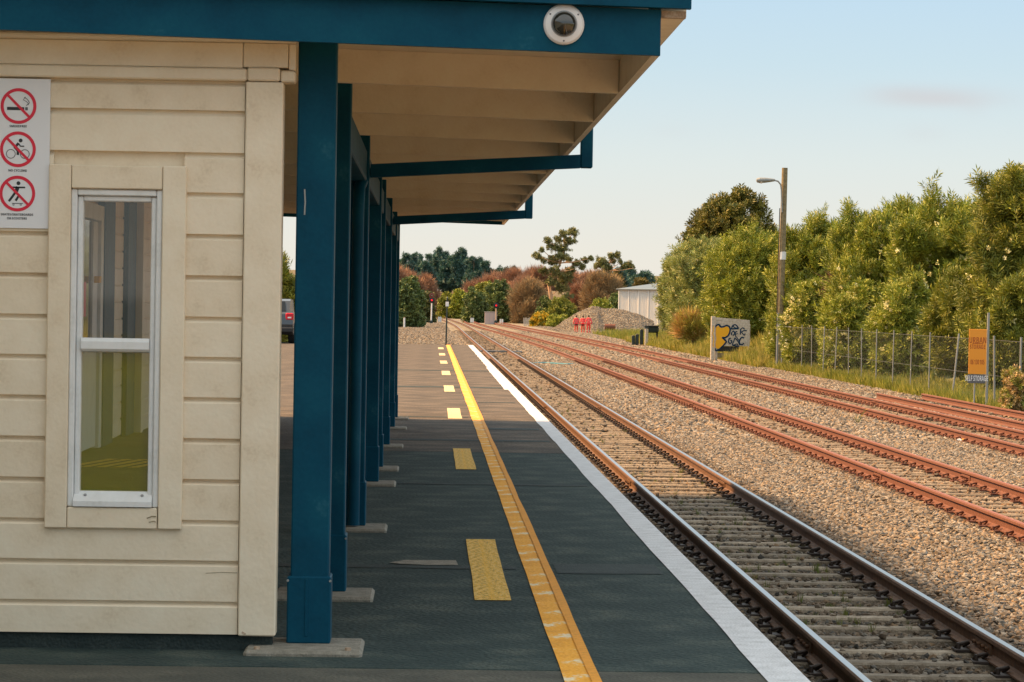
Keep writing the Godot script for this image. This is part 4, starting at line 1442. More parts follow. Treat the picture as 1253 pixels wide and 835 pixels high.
func trackside_junk() -> void:
	var z := 158.0
	var foot := at_depth(791.0, 422.0, z)
	var s := thing("buffer_post", "cream square marker post in front of dark stumps on the grassy bank", "post", foot)
	part("shaft", box_mesh(Vector3(.20, .98, .2), .03), M.grey_plank, s, Vector3(0, .44, 0))
	part("cap", box_mesh(Vector3(.24, .09, .24), .02), M.dark_green, s, Vector3(0, .97, 0))
	for q in [[775.0, 421.5, .55, "shortest dark timber stump beside the cream marker post"], [779.5, 421.5, .62, "middle dark timber stump beside the cream marker post"], [785.0, 421.0, .88, "tallest dark timber stump beside the cream marker post"]]:
		var p := at_depth(q[0], q[1], z + .6)
		var t := thing("timber_stump", q[3], "stump", p, "dark stumps by the bank")
		part("shaft", box_mesh(Vector3(.19, q[2], .2), .03), M.dark_green, t, Vector3(0, q[2] * .5 - .05, 0), Basis(Vector3.BACK, rng.randf_range(-.05, .05)))
		part("top_plate", box_mesh(Vector3(.15, .03, .16), .01), M.pole_wood, t, Vector3(0, q[2] - .04, 0))
	var p2 := at_depth(796.0, 412.0, z + 2.0)
	var d := thing("storage_bin", "dark wide metal bin on legs behind the cream marker post", "bin", p2)
	part("tank", box_mesh(Vector3(.82, .36, .6), .06), M.dark_green, d, Vector3(.05, .40, 0))
	part("lid", box_mesh(Vector3(.88, .06, .66), .02), M.black, d, Vector3(.05, .60, 0))
	for dx in [-.28, .38]:
		part("leg", box_mesh(Vector3(.1, .6, .1), .02), M.dark_green, d, Vector3(dx, -.05, 0))
	var p3 := at_depth(746.5, 404.5, 235.0)
	var c := thing("rusty_drum", "small rusty drum lying by the grass in front of the shed", "drum", p3)
	var st := begin()
	lathe(st, [Vector2(.001, -.45), Vector2(.28, -.45), Vector2(.29, -.15), Vector2(.28, .15), Vector2(.28, .45), Vector2(.001, .45)], 16)
	part("shell", st.commit(), M.rust, c, Vector3(0, .26, 0), Basis(Vector3.FORWARD, PI / 2))
	st = begin()
	lathe(st, [Vector2(.295, -.03), Vector2(.295, .03)], 16)
	part("hoop", st.commit(), M.signal_brown, c, Vector3(.1, .26, 0), Basis(Vector3.FORWARD, PI / 2))
	# blue hose lying between the tracks
	var hs := begin()
	var pts := []
	var rr := []
	for i in 14:
		var t := i / 13.0
		pts.append(Vector3(lerpf(3.75, 5.35, t), BALLAST + .05, -104.0 - 1.2 * sin(t * 5.0) - t * 1.5))
		rr.append(.035)
	tube(hs, pts, rr, 8)
	var h := part("hose", hs.commit(), M.hose, self)
	tag(h, "blue hose lying on the ballast between the platform track and the middle track", "hose")
	# timber cover across the main track
	var cv := thing("track_drain_cover", "dark drain cover lying across the main track past the platform end", "drain cover", Vector3(3.25, BALLAST, -128.5))
	for i in 6:
		part("slat", box_mesh(Vector3(2.3, .07, .3), .01), M.black, cv, Vector3(-.15, .055, -i * .36))
	# bit of litter beside the middle track
	var lp := at_depth(1174.5, 537.0, 47.0)
	var l := thing("litter", "crumpled white and yellow wrapper on the ballast beyond the middle track", "litter", Vector3(lp.x, BALLAST + .045, -47.0))
	var lm := begin()
	for i in 7:
		var a0 := i / 7.0 * TAU
		var a1 := (i + 1) / 7.0 * TAU
		tri(lm, Vector3(0, .05, 0), Vector3(cos(a0) * .06, .01 + .02 * sin(a0 * 3.0), sin(a0) * .04), Vector3(cos(a1) * .06, .01 + .02 * sin(a1 * 3.0), sin(a1) * .04), Vector3.UP)
	part("paper", lm.commit(), M.white_paint, l)
	part("yellow_end", box_mesh(Vector3(.04, .03, .05), .01), M.graffiti_yellow, l, Vector3(.07, .025, 0))

func paling_fence() -> void:
	var z := 305.0
	var foot := at_depth(641.0, 398.5, z)
	var s := thing("paling_fence", "short run of grey palings by the gorse behind the far tracks", "fence", foot)
	for i in 11:
		part("paling", box_mesh(Vector3(.09, .85 + rng.randf_range(-.1, .1), .03), .005), M.grey_plank, s, Vector3(i * .125, .4, rng.randf_range(-.02, .02)), Basis(Vector3.BACK, rng.randf_range(-.06, .06)))
	part("rail", box_mesh(Vector3(1.4, .06, .03), .005), M.grey_plank, s, Vector3(.62, .55, -.04))

# ------------------------------------------------------------------ parked car
func parked_car() -> void:
	var z := 90.0
	var mid := at_depth(349.0, 421.0, z)
	var s := thing("parked_car", "dark grey car with red tail lamps parked past the end of the veranda", "car", Vector3(mid.x - .62, 0, -z))
	# body: side outline (z, y) drawn across x, rear towards the camera
	var st := begin()
	prism_x(st, PackedVector2Array([Vector2(.05, .38), Vector2(.10, .62), Vector2(.04, .95), Vector2(-.05, 1.02), Vector2(-4.0, .98), Vector2(-4.4, .80), Vector2(-4.45, .40), Vector2(-4.2, .28), Vector2(-.2, .28)]), -.86, .86)
	var body := part("body", st.commit(), M.car_grey, s)
	st = begin()
	prism_x(st, PackedVector2Array([Vector2(-.06, 1.02), Vector2(-.32, 1.38), Vector2(-.6, 1.44), Vector2(-2.2, 1.42), Vector2(-3.1, 1.0)]), -.74, .74)
	part("cabin", st.commit(), M.car_grey, s)
	st = begin()
	quad(st, Vector3(-.62, 1.05, -.075), Vector3(.62, 1.05, -.075), Vector3(.58, 1.36, -.295), Vector3(-.58, 1.36, -.295), Vector3(0, .5, 1))
	part("rear_window", st.commit(), M.car_glass, s, Vector3(0, 0, .012))
	for sx in [-1.0, 1.0]:
		st = begin()
		add_box(st, Vector3(-.13, -.12, -.2), Vector3(.13, .12, .04), .03)
		var l := part("tail_lamp", st.commit(), M.tail_red, s, Vector3(sx * .745, .87, .045))
		part("reversing_lens", box_mesh(Vector3(.12, .05, .02), .006), M.white_paint, l, Vector3(0, -.03, .035))
		for wz in [-.75, -3.5]:
			st = begin()
			lathe(st, [Vector2(.2, -.11), Vector2(.31, -.11), Vector2(.33, -.08), Vector2(.33, .08), Vector2(.31, .11), Vector2(.2, .11)], 22)
			var wh := part("wheel", st.commit(), M.rubber, s, Vector3(sx * .79, .33, wz), Basis(Vector3.BACK, PI / 2))
			st = begin()
			lathe(st, [Vector2(.21, -.10), Vector2(.05, -.06), Vector2(.05, .06), Vector2(.21, .10)], 18)
			part("rim", st.commit(), M.alloy, wh)
	part("bumper", box_mesh(Vector3(1.74, .20, .16), .05), M.black, s, Vector3(0, .44, .1))
	part("number_plate", box_mesh(Vector3(.36, .12, .01), .003), M.white_paint, s, Vector3(0, .72, .105))

# ------------------------------------------------------------------ people
func blend(a: float, b: float, k: float) -> float:
	var h := clampf(.5 + .5 * (b - a) / k, 0, 1)
	return lerpf(b, a, h) - k * h * (1.0 - h)

func bone_distance(p: Vector3, b: Array) -> float:
	var a: Vector3 = b[0]
	var d: Vector3 = b[1] - a
	var t := clampf((p - a).dot(d) / maxf(d.length_squared(), 1e-9), 0, 1)
	return p.distance_to(a + d * t) - lerpf(b[2], b[3], t)

# one skin round all bones [from, to, radius, radius, colour]
func skin(st: SurfaceTool, bones: Array, cell: float, k: float, dye: Callable) -> void:
	var lo := Vector3.ONE * 1e9
	var hi := -lo
	for b in bones:
		for e in [0, 1]:
			var r := Vector3.ONE * (maxf(b[2], b[3]) + cell * 2.0)
			lo = lo.min(b[e] - r)
			hi = hi.max(b[e] + r)
	var n := Vector3i(((hi - lo) / cell).ceil()) + Vector3i.ONE
	var f := PackedFloat32Array()
	f.resize(n.x * n.y * n.z)
	f.fill(1.0)
	for b in bones:
		var r := Vector3.ONE * (maxf(b[2], b[3]) + cell * 2.0 + k)
		var i0 := Vector3i(((b[0].min(b[1]) - r - lo) / cell).floor()).clamp(Vector3i.ZERO, n - Vector3i.ONE)
		var i1 := Vector3i(((b[0].max(b[1]) + r - lo) / cell).ceil()).clamp(Vector3i.ZERO, n - Vector3i.ONE)
		for z in range(i0.z, i1.z + 1):
			for y in range(i0.y, i1.y + 1):
				for x in range(i0.x, i1.x + 1):
					var i := x + n.x * (y + n.y * z)
					f[i] = blend(f[i], bone_distance(lo + Vector3(x, y, z) * cell, b), k)
	var vert := {}
	var step := [1, n.x, n.x * n.y]
	for z in n.z - 1:
		for y in n.y - 1:
			for x in n.x - 1:
				var i := x + n.x * (y + n.y * z)
				var sum := Vector3.ZERO
				var hits := 0
				for e in [[0, 1], [2, 3], [4, 5], [6, 7], [0, 2], [1, 3], [4, 6], [5, 7], [0, 4], [1, 5], [2, 6], [3, 7]]:
					var a: int = e[0]
					var b: int = e[1]
					var pa := Vector3(a & 1, (a >> 1) & 1, a >> 2)
					var pb := Vector3(b & 1, (b >> 1) & 1, b >> 2)
					var fa := f[i + int(pa.x) + int(pa.y) * n.x + int(pa.z) * n.x * n.y]
					var fb := f[i + int(pb.x) + int(pb.y) * n.x + int(pb.z) * n.x * n.y]
					if (fa < 0.0) != (fb < 0.0):
						sum += pa.lerp(pb, fa / (fa - fb))
						hits += 1
				if hits: vert[i] = lo + (Vector3(x, y, z) + sum / hits) * cell
	var put := func(q: Array) -> void:
		for i in q:
			var p: Vector3 = vert[i]
			st.set_smooth_group(0)
			st.set_color(dye.call(p))
			st.add_vertex(p)
	for i in vert:
		for ax in 3:
			var s: int = step[ax]
			var u: int = step[(ax + 1) % 3]
			var v: int = step[(ax + 2) % 3]
			if i + s >= f.size() or (f[i] < 0.0) == (f[i + s] < 0.0): continue
			if not (vert.has(i - u) and vert.has(i - v) and vert.has(i - u - v)): continue
			if f[i] < 0.0: put.call([i, i - u - v, i - u, i, i - v, i - u - v])
			else: put.call([i, i - u, i - u - v, i, i - u - v, i - v])

func person(label: String, px: float, z: float, height: float, turn: float, shorts: bool, stride: float, group: String) -> void:
	var foot := at_depth(px, 408.5, z)
	foot.y = land(foot.x, z)
	var k := height / 1.75
	var V := func(x: float, y: float, zz: float) -> Vector3: return Vector3(x, y, zz) * k
	var body := [
		[V.call(0, 1.0, 0), V.call(0, 1.20, -.005), .145, .14], [V.call(-.06, .96, 0), V.call(.06, .96, 0), .125, .125],
		[V.call(-.10, 1.36, 0), V.call(.10, 1.36, 0), .115, .115], [V.call(0, 1.2, 0), V.call(0, 1.38, 0), .15, .13],
		[V.call(-.13, 1.41, 0), V.call(.13, 1.41, 0), .07, .07], [V.call(0, 1.42, 0), V.call(0, 1.54, -.005), .06, .054],
		[V.call(0, 1.60, -.02), V.call(0, 1.66, .0), .083, .09], [V.call(0, 1.57, -.06), V.call(0, 1.59, -.05), .045, .05],
	]
	for s in [-1.0, 1.0]:
		var st_: float = stride * s
		body.append_array([
			[V.call(.09 * s, .92, 0), V.call(.11 * s, .50, -.01 - st_), .095, .066], [V.call(.11 * s, .50, -.01 - st_), V.call(.12 * s, .09, .01 - st_ * 1.6), .063, .047],
			[V.call(.12 * s, .07, .03 - st_ * 1.6), V.call(.135 * s, .045, -.16 - st_ * 1.6), .055, .045],
			[V.call(.19 * s, 1.40, 0), V.call(.265 * s, 1.12, .02), .068, .055], [V.call(.265 * s, 1.12, .02), V.call(.285 * s, .89, -.05), .054, .042],
		])
	var jacket := Color(.78, .055, .06)
	var pants := Color(.72, .06, .05) if not shorts else Color(.70, .09, .05)
	var dye := func(p: Vector3) -> Color:
		var y := p.y / k
		if y > 1.50:
			if y > 1.585 and (p.z > -.05 * k or y > 1.69): return Color(.03, .022, .018)
			return Color(.42, .25, .18)
		if y > .90:
			if absf(p.x) > .23 * k and y < .935: return Color(.42, .25, .18)
			if (y > 1.10 and y < 1.135) or (y > 1.28 and y < 1.31): return Color(.62, .40, .38)
			return jacket
		if shorts and y > .78: return Color(.03, .035, .045)
		if absf(p.x) > .22 * k and y > .7: return Color(.42, .25, .18)
		if y < .11: return Color(.02, .02, .02)
		if y > .28 and y < .32: return Color(.62, .42, .38)
		return pants
	var st := begin()
	skin(st, body, .024, .035, dye)
	# hands: palm, four fingers of different lengths and a thumb from its side
	for s in [-1.0, 1.0]:
		var w: Vector3 = V.call(.285 * s, .89, -.05)
		var hand := [[w + Vector3(0, .02, 0), w + Vector3(.004 * s, -.075, -.012), .024, .030]]
		for q in 4:
			var fz := -.035 + q * .019
			var l: float = [.055, .066, .062, .048][q]
			var k0 := w + Vector3(.006 * s, -.078, fz)
			var k1 := k0 + Vector3(.002 * s, -l * .6, -.004)
			hand.append([k0, k1, .0095, .009])
			hand.append([k1, k1 + Vector3(-.012 * s, -l * .45, -.004), .009, .0075])
		var t0 := w + Vector3(-.006 * s, -.03, -.03)
		hand.append([t0, t0 + Vector3(-.01 * s, -.035, -.022), .011, .010])
		hand.append([t0 + Vector3(-.01 * s, -.035, -.022), t0 + Vector3(-.014 * s, -.065, -.024), .010, .008])
		skin(st, hand, .0075, .006, func(_p: Vector3) -> Color: return Color(.42, .25, .18))
	st.generate_normals()
	var o := part("person", st.commit(), M.cloth, self, foot, Basis(Vector3.UP, turn))
	tag(o, label, "person", group)

# ------------------------------------------------------------------ plants
# a twig with leaves along it, growing along +y, about one unit long
func spray_mesh(seed_: int, leaves: int, length: float, width: float, spread: float, droop: float) -> Mesh:
	var r := RandomNumberGenerator.new()
	r.seed = seed_
	var st := begin()
	for i in leaves:
		var t := (i + .5) / leaves
		var a := i * 2.4 + r.randf_range(-.4, .4)
		var up := lerpf(.25, .9, t) - droop
		var out := Vector3(cos(a), 0, sin(a))
		var d := (out * spread + Vector3.UP * up).normalized()
		var base := Vector3(0, t * .85, 0) + out * .03 + Vector3(r.randf_range(-.05, .05), 0, r.randf_range(-.05, .05))
		var l := length * r.randf_range(.7, 1.25)
		var side := d.cross(Vector3(r.randf_range(-1, 1), r.randf_range(-1, 1), r.randf_range(-1, 1))).normalized() * width * r.randf_range(.7, 1.2)
		var mid := base + d * l * .45
		var end := base + d * l + Vector3.DOWN * l * droop * .4
		var n := d.cross(side).normalized()
		for v in [base, mid + side, end, base, end, mid - side]:
			st.set_normal(n)
			st.add_vertex(v)
	return st.commit()

func grass_mesh(seed_: int, blades: int, width: float) -> Mesh:
	var r := RandomNumberGenerator.new()
	r.seed = seed_
	var st := begin()
	for i in blades:
		var a := r.randf() * TAU
		var o := Vector3(cos(a), 0, sin(a)) * r.randf_range(0, .35)
		var lean := Vector3(cos(a), 0, sin(a)) * r.randf_range(.05, .5)
		var h := r.randf_range(.5, 1.0)
		var s := Vector3(-sin(a), 0, cos(a)).rotated(Vector3.UP, r.randf_range(-1, 1)) * width
		var m := o + lean * .35 + Vector3.UP * h * .6
		var e := o + lean + Vector3.UP * h
		var n := Vector3.UP.cross(s).normalized()
		for v in [o - s, o + s, m + s * .7, o - s, m + s * .7, m - s * .7, m - s * .7, m + s * .7, e]:
			st.set_normal(n)
			st.set_color(Color.WHITE)
			st.add_vertex(v)
	return st.commit()

var sprays := {}
func make_sprays() -> void:
	sprays.feathery = spray_mesh(1, 40, .30, .030, .70, .0)
	sprays.willow = spray_mesh(2, 36, .32, .030, .65, .15)
	sprays.flower = spray_mesh(3, 38, .24, .036, .8, .05)
	sprays.dense = spray_mesh(4, 44, .28, .060, .9, .1)
	sprays.blossom = spray_mesh(13, 12, .5, .14, .8, .1)
	sprays.round = spray_mesh(5, 26, .40, .11, .95, .2)
	sprays.twigs = spray_mesh(6, 26, .75, .022, .5, -.2)
	sprays.gum = spray_mesh(7, 30, .45, .10, .9, .55)
	sprays.pine = spray_mesh(8, 40, .5, .07, .8, .35)
	sprays.grass = grass_mesh(9, 16, .035)
	sprays.weed = spray_mesh(10, 22, .5, .07, .9, .2)

# lobes: [centre, radii]; sprays lie in the outer part of each lobe and point outwards
func crown(parent: Node, lobes: Array, count: int, spray: String, size: float, colors: Array, upward: float, seed_: int, wild := 0.0, inner := .55, called := "crown") -> void:
	var r := RandomNumberGenerator.new()
	r.seed = seed_
	var gaps := FastNoiseLite.new()
	gaps.seed = seed_
	gaps.frequency = .9 / maxf(size, .2) * .35
	var total := 0.0
	var weights := []
	for l in lobes:
		var a: float = l[1].x * l[1].y + l[1].y * l[1].z + l[1].x * l[1].z
		total += a
		weights.append(total)
	var mm := MultiMesh.new()
	mm.transform_format = MultiMesh.TRANSFORM_3D
	mm.use_colors = true
	mm.mesh = sprays[spray]
	var list := []
	var tries := 0
	while list.size() < count and tries < count * 3:
		tries += 1
		var pick := r.randf() * total
		var li := 0
		while weights[li] < pick: li += 1
		var l: Array = lobes[li]
		var d := Vector3(r.randfn(), r.randfn(), r.randfn()).normalized()
		var f := lerpf(inner, 1.0, sqrt(r.randf()))
		if r.randf() < wild: f *= r.randf_range(1.0, 1.28)
		var p: Vector3 = l[0] + d * l[1] * f
		if p.y < .03: continue
		if gaps.get_noise_3d(p.x, p.y, p.z) < -.16: continue
		var out: Vector3 = (d / l[1]).normalized()
		var dir := (out + Vector3.UP * upward + Vector3(r.randfn(), r.randfn(), r.randfn()) * .35).normalized()
		var x := dir.cross(Vector3(r.randfn(), r.randfn(), r.randfn())).normalized()
		var s := size * r.randf_range(.65, 1.35)
		var c: Color = colors[r.randi() % colors.size()]
		var g := r.randf_range(.75, 1.3)
		list.append([Transform3D(Basis(x, dir, x.cross(dir)).scaled_local(Vector3.ONE * s), p - dir * s * .4), Color(c.r * g, c.g * g, c.b * g)])
	mm.instance_count = list.size()
	for i in list.size():
		mm.set_instance_transform(i, list[i][0])
		mm.set_instance_color(i, list[i][1])
	var o := MultiMeshInstance3D.new()
	o.name = called
	o.multimesh = mm
	o.material_override = M.twig if spray == "twigs" else M.leaf
	parent.add_child(o, true)
	o.set_meta("kind", "stuff")

func trunk(parent: Node, height: float, radius: float, lobes: Array, material: Material) -> void:
	var st := begin()
	var top := Vector3(height * .04, height * .55, 0)
	tube(st, [Vector3(0, -.3, 0), Vector3(radius * .5, height * .22, 0), top], [radius * 1.25, radius, radius * .6], 8)
	for i in mini(lobes.size(), 7):
		var c: Vector3 = lobes[i][0]
		var from := Vector3(0, height * (.18 + .05 * (i % 4)), 0)
		tube(st, [from, from.lerp(c, .5) + Vector3(0, height * .03, 0), c], [radius * .6, radius * .4, radius * .15], 6)
	part("trunk", st.commit(), material, parent)

# a tree or bush standing on the ground: w and h are metres
func plant(called: String, label: String, category: String, group: String, where: Vector3, w: float, h: float, o: Dictionary) -> Node3D:
	var t := thing(called, label, category, where, group)
	var r := RandomNumberGenerator.new()
	r.seed = o.seed
	var lobes := []
	var n: int = o.get("lobes", 9)
	var low: float = o.get("low", .12)
	for i in n:
		var f := (i + .5) / n
		var y := h * lerpf(low, .84, f)
		# widest at a third of the height
		var reach: float = w * .5 * sqrt(maxf(.05, 1.0 - pow(absf(f - .32) / .80, 2.0)))
		var a := i * 2.4 + r.randf() * .6
		var rad: float = minf(reach * .62, w * .30) * r.randf_range(.8, 1.15)
		var off := maxf(reach - rad, 0.0) * r.randf_range(.75, 1.05)
		var ry: float = minf(rad * r.randf_range(.85, 1.2), h * .3)
		lobes.append([Vector3(cos(a) * off, minf(y, h - ry), sin(a) * off), Vector3(rad, ry, rad)])
	lobes.append([Vector3(0, h * .45, 0), Vector3(w * .28, h * .36, w * .28)])
	# shoots that stand out of the top and the sides
	for i in o.get("plumes", 0):
		var a := r.randf() * TAU
		var q := sqrt(r.randf()) * w * .42
		var top := h * lerpf(.98, .62, pow(q / (w * .5), 2.0)) * r.randf_range(.88, 1.04)
		lobes.append([Vector3(cos(a) * q, top, sin(a) * q), Vector3(r.randf_range(.10, .2), r.randf_range(.35, .85), r.randf_range(.10, .2))])
	trunk(t, h, maxf(.05, w * .03), lobes, o.get("bark", M.bark))
	crown(t, lobes, o.count, o.spray, o.size, o.colors, o.get("up", .5), o.seed, o.get("wild", .08), o.get("inner", .55))
	if o.has("blossom"):
		crown(t, lobes, o.blossom, "blossom", .13, [Color(.66, .60, .30), Color(.60, .55, .24), Color(.72, .68, .42)], .6, o.seed + 1000, .2, .97, "blossom")
	return t

# the same, placed by where the photograph shows it
func plant_px(called: String, label: String, category: String, group: String, px: float, top: float, width: float, z: float, base: float, o: Dictionary) -> Node3D:
	var a := at_depth(px, top, z)
	return plant(called, label, category, group, Vector3(a.x, base, -z), width * z / FOCAL, a.y - base, o)

func vegetation() -> void:
	make_sprays()
	var lime := [Color(.275, .30, .028), Color(.225, .255, .026), Color(.335, .335, .045), Color(.17, .205, .026)]
	var olive := [Color(.235, .245, .028), Color(.18, .195, .024), Color(.28, .27, .040), Color(.135, .155, .022)]
	var grey_green := [Color(.28, .31, .09), Color(.23, .26, .07), Color(.34, .35, .12)]
	var dark := [Color(.15, .14, .02), Color(.115, .115, .018), Color(.18, .155, .024)]
	var deep := [Color(.115, .165, .05), Color(.15, .185, .05), Color(.10, .14, .05)]
	var pine := [Color(.055, .125, .108), Color(.045, .105, .094), Color(.065, .14, .115)]  # lightened teal: distance haze is put into the needle colour
	var russet := [Color(.34, .185, .11), Color(.29, .16, .095), Color(.38, .215, .13)]
	var brown := [Color(.32, .23, .115), Color(.27, .20, .105), Color(.36, .24, .12)]
	var gold := [Color(.55, .36, .015), Color(.6, .38, .01), Color(.28, .27, .04)]

	# tall bushes behind the wire fence
	var g := "tall bushes along the right side of the tracks"
	var rows := [
		["flowering_bush", "tallest olive bush behind the fence, above the orange advertising board", 1262.0, 184.0, 130.0, 74.0, olive, "willow", 4600, .60, 0],
		["feathery_bush", "feathery lime bush behind the fence posts left of the orange board", 1165.0, 244.0, 140.0, 86.0, lime, "feathery", 4600, .62, 1],
		["feathery_bush", "feathery lime bush with upright plumes in the middle of the fence", 1085.0, 240.0, 125.0, 95.0, lime, "feathery", 4600, .66, 2],
		["feathery_bush", "feathery bush beside the lamp post with plumes above the fence corner", 1005.0, 276.0, 110.0, 106.0, lime, "feathery", 4400, .66, 3],
		["willow_bush", "bright green bush between the lamp post and the graffiti panel", 925.0, 284.0, 105.0, 122.0, lime, "willow", 4400, .70, 4],
		["grey_bush", "grey green rounded bush behind the graffiti panel", 866.0, 295.0, 78.0, 140.0, grey_green, "willow", 4200, .66, 5],
		["grey_bush", "grey green bush at the corner of the corrugated shed", 834.0, 308.0, 46.0, 158.0, grey_green, "willow", 3000, .66, 6],
	]
	for q in rows:
		var z: float = q[5]
		var a := at_depth(q[2], q[3], z)
		plant_px(q[0], q[1], "bush", g, q[2], q[3], q[4] * 1.3, z, land(a.x, z), {seed = 40 + q[10], count = int(q[8] * 1.45), spray = q[7], size = q[9] * .8, colors = q[6], up = 1.2 if q[7] == "feathery" else .7, wild = .12, lobes = 14, inner = .6, plumes = 34 if q[7] == "feathery" else 16, blossom = 240})
	# lower bushes in front of them, hanging over the fence
	for q in [[1048.0, 345.0, 92.0, 93.0, "flower", "cream flowering bush leaning over the middle of the fence"], [1110.0, 330.0, 88.0, 84.0, "flower", "cream flowering bush hanging over the fence right of centre"], [1180.0, 318.0, 92.0, 78.5, "willow", "leafy olive bush directly behind the orange board"], [1243.0, 330.0, 70.0, 70.0, "willow", "leafy bush behind the fence at the right of the orange board"], [990.0, 335.0, 66.0, 100.5, "flower", "cream flowering bush behind the fence corner stay"], [905.0, 372.0, 60.0, 121.5, "willow", "low green bush directly behind the graffiti panel"]]:
		var z: float = q[3]
		var a := at_depth(q[0], q[1], z)
		plant_px("low_bush", q[5], "bush", "lower bushes behind the fence", q[0], q[1], q[2], z, land(a.x, z), {seed = int(q[0]), count = 3600, spray = q[4], size = .42, colors = lime if q[4] == "flower" else olive, up = .45, wild = .1, lobes = 9, inner = .6, blossom = 620 if q[4] == "flower" else 60})
	# second row that closes the gaps
	for q in [[1215.0, 235.0, 120.0, 96.0, "olive bush filling the second row behind the tallest bush"], [1125.0, 245.0, 110.0, 106.0, "olive bush filling the second row between the feathery bushes"], [1045.0, 262.0, 100.0, 116.0, "olive bush filling the second row near the lamp post"], [965.0, 285.0, 90.0, 130.0, "olive bush in the second row directly behind the lamp post"], [895.0, 312.0, 70.0, 148.0, "olive bush in the second row under the dark conifer"]]:
		var z: float = q[3]
		plant_px("back_bush", q[4], "bush", "second row of bushes", q[0], q[1], q[2], z, -.6, {seed = int(q[0]) + 7, count = 2200, spray = "dense", size = .75, colors = olive, up = .4, lobes = 9, inner = .5})
	plant_px("dark_conifer", "large dark olive conifer rising behind the bushes near the lamp post", "tree", "", 896.0, 231.0, 138.0, 185.0, -.8, {seed = 91, count = 5600, spray = "dense", size = .85, colors = dark, up = .75, lobes = 14, low = .25, wild = .12})
	plant_px("dark_conifer", "smaller dark conifer at the left foot of the large dark conifer", "tree", "", 846.0, 292.0, 46.0, 180.0, -.8, {seed = 92, count = 1700, spray = "dense", size = .75, colors = dark, up = .7, lobes = 8, low = .2})
	# dry twiggy shrub at the fence
	plant_px("dry_shrub", "reddish dead bush inside the feathery bushes high above the fence", "shrub", "", 1047.0, 300.0, 24.0, 98.0, land(13.8, 98.0) , {seed = 94, count = 260, spray = "twigs", size = .8, colors = [Color(.18, .09, .05)], up = .8, lobes = 4, low = .6})
	plant_px("dry_bracken", "clump of dry tan bracken at the foot of the fence beside the orange board", "bracken", "", 1243.0, 448.0, 42.0, 59.5, land(12.8, 59.5), {seed = 95, count = 500, spray = "dense", size = .22, colors = [Color(.50, .36, .17), Color(.40, .27, .12), Color(.26, .26, .05)], up = .3, lobes = 5})
	plant_px("russet_tussock", "tall russet grass tussock on the bank left of the graffiti panel", "grass tussock", "", 848.0, 389.0, 46.0, 138.0, land(14.2, 138.0) - .1, {seed = 96, count = 420, spray = "twigs", size = .6, colors = [Color(.50, .30, .11), Color(.44, .34, .07), Color(.36, .35, .06)], up = 1.4, lobes = 5})

	# left of the line
	var gl := "bushes left of the tracks"
	plant_px("green_bush", "rounded green bush beside the white post left of the tracks", "bush", gl, 496.0, 338.0, 52.0, 262.0, -.9, {seed = 101, count = 2600, spray = "round", size = .62, colors = deep, up = .4, lobes = 9})
	plant_px("green_bush", "tall green bush beyond the parked car", "bush", gl, 352.0, 288.0, 70.0, 118.0, -.9, {seed = 102, count = 2600, spray = "willow", size = .7, colors = olive, up = .6, lobes = 9})
	plant_px("green_bush", "leafy bush behind the left signal", "bush", gl, 522.0, 356.0, 22.0, 330.0, -1.0, {seed = 103, count = 900, spray = "round", size = .7, colors = [Color(.10, .11, .03), Color(.08, .09, .03)], up = .4, lobes = 6})
	for q in [[500.0, 329.0, 40.0, 430.0, 1], [521.0, 337.0, 30.0, 450.0, 2], [478.0, 326.0, 44.0, 420.0, 3]]:
		var a := at_depth(q[0], q[1], q[3])
		plant_px("russet_tree", ["bare russet tree just behind the green bush left of the tracks", "bare russet tree closest to the main track on its left", "bare russet tree seen past the veranda posts"][q[4] - 1], "tree", "bare russet trees", q[0], q[1], q[2], q[3], hill_height(a.x, q[3]) - 1.0, {seed = 110 + q[4], count = 1700, spray = "twigs", size = 1.15, colors = russet, up = 1.0, lobes = 8, inner = .3})
	# right of the line, far
	var gr := "bushes in the distance right of the main track"
	for q in [
		["green_tree", "green tree standing left of the far cabinet", 583.0, 352.0, 34.0, 345.0, deep, "round", .62, 1500],
		["green_tree", "dark green tree standing behind the far right signal", 612.0, 345.0, 46.0, 355.0, deep, "round", .62, 2000],
		["green_tree", "pale willow green tree directly behind the relay cabinet", 598.0, 343.0, 40.0, 372.0, olive, "round", .7, 1600],
		["brown_tree", "brownish half bare tree left of the gum tree", 648.0, 348.0, 50.0, 345.0, brown, "twigs", .95, 2400],
		["green_tree", "yellow green low tree under the gum tree", 688.0, 366.0, 40.0, 322.0, olive, "round", .6, 1300],
		["green_tree", "small dark green bush left of the gum trunk", 667.0, 360.0, 22.0, 335.0, deep, "round", .6, 800],
		["brown_tree", "wide brown bare tree above the gravel heap", 738.0, 332.0, 52.0, 345.0, brown, "twigs", .95, 2600],
		["russet_tree", "pinkish bare tree between the gum tree and the brown tree", 712.0, 345.0, 34.0, 350.0, russet, "twigs", .95, 1600],
		["green_tree", "dark green bush against the shed wall", 757.0, 355.0, 26.0, 325.0, deep, "round", .6, 900],
		["green_tree", "bright green rounded bush over the gravel heap", 737.0, 366.0, 34.0, 318.0, lime, "round", .5, 1100],
		["green_tree", "yellow green bushy tree above the shed roof", 757.0, 322.0, 20.0, 352.0, [Color(.13, .12, .015), Color(.10, .10, .015)], "round", .6, 800],
		["green_tree", "olive tree behind the right side of the shed", 786.0, 334.0, 34.0, 360.0, [Color(.14, .11, .02), Color(.12, .09, .02)], "round", .7, 1000],
		["green_tree", "olive bush at the far end of the main track", 548.0, 358.0, 26.0, 440.0, olive, "round", .8, 900],
		["green_tree", "yellow green bush on the slope right of the far track end", 563.0, 352.0, 26.0, 430.0, lime, "round", .8, 900],
	]:
		var z: float = q[5]
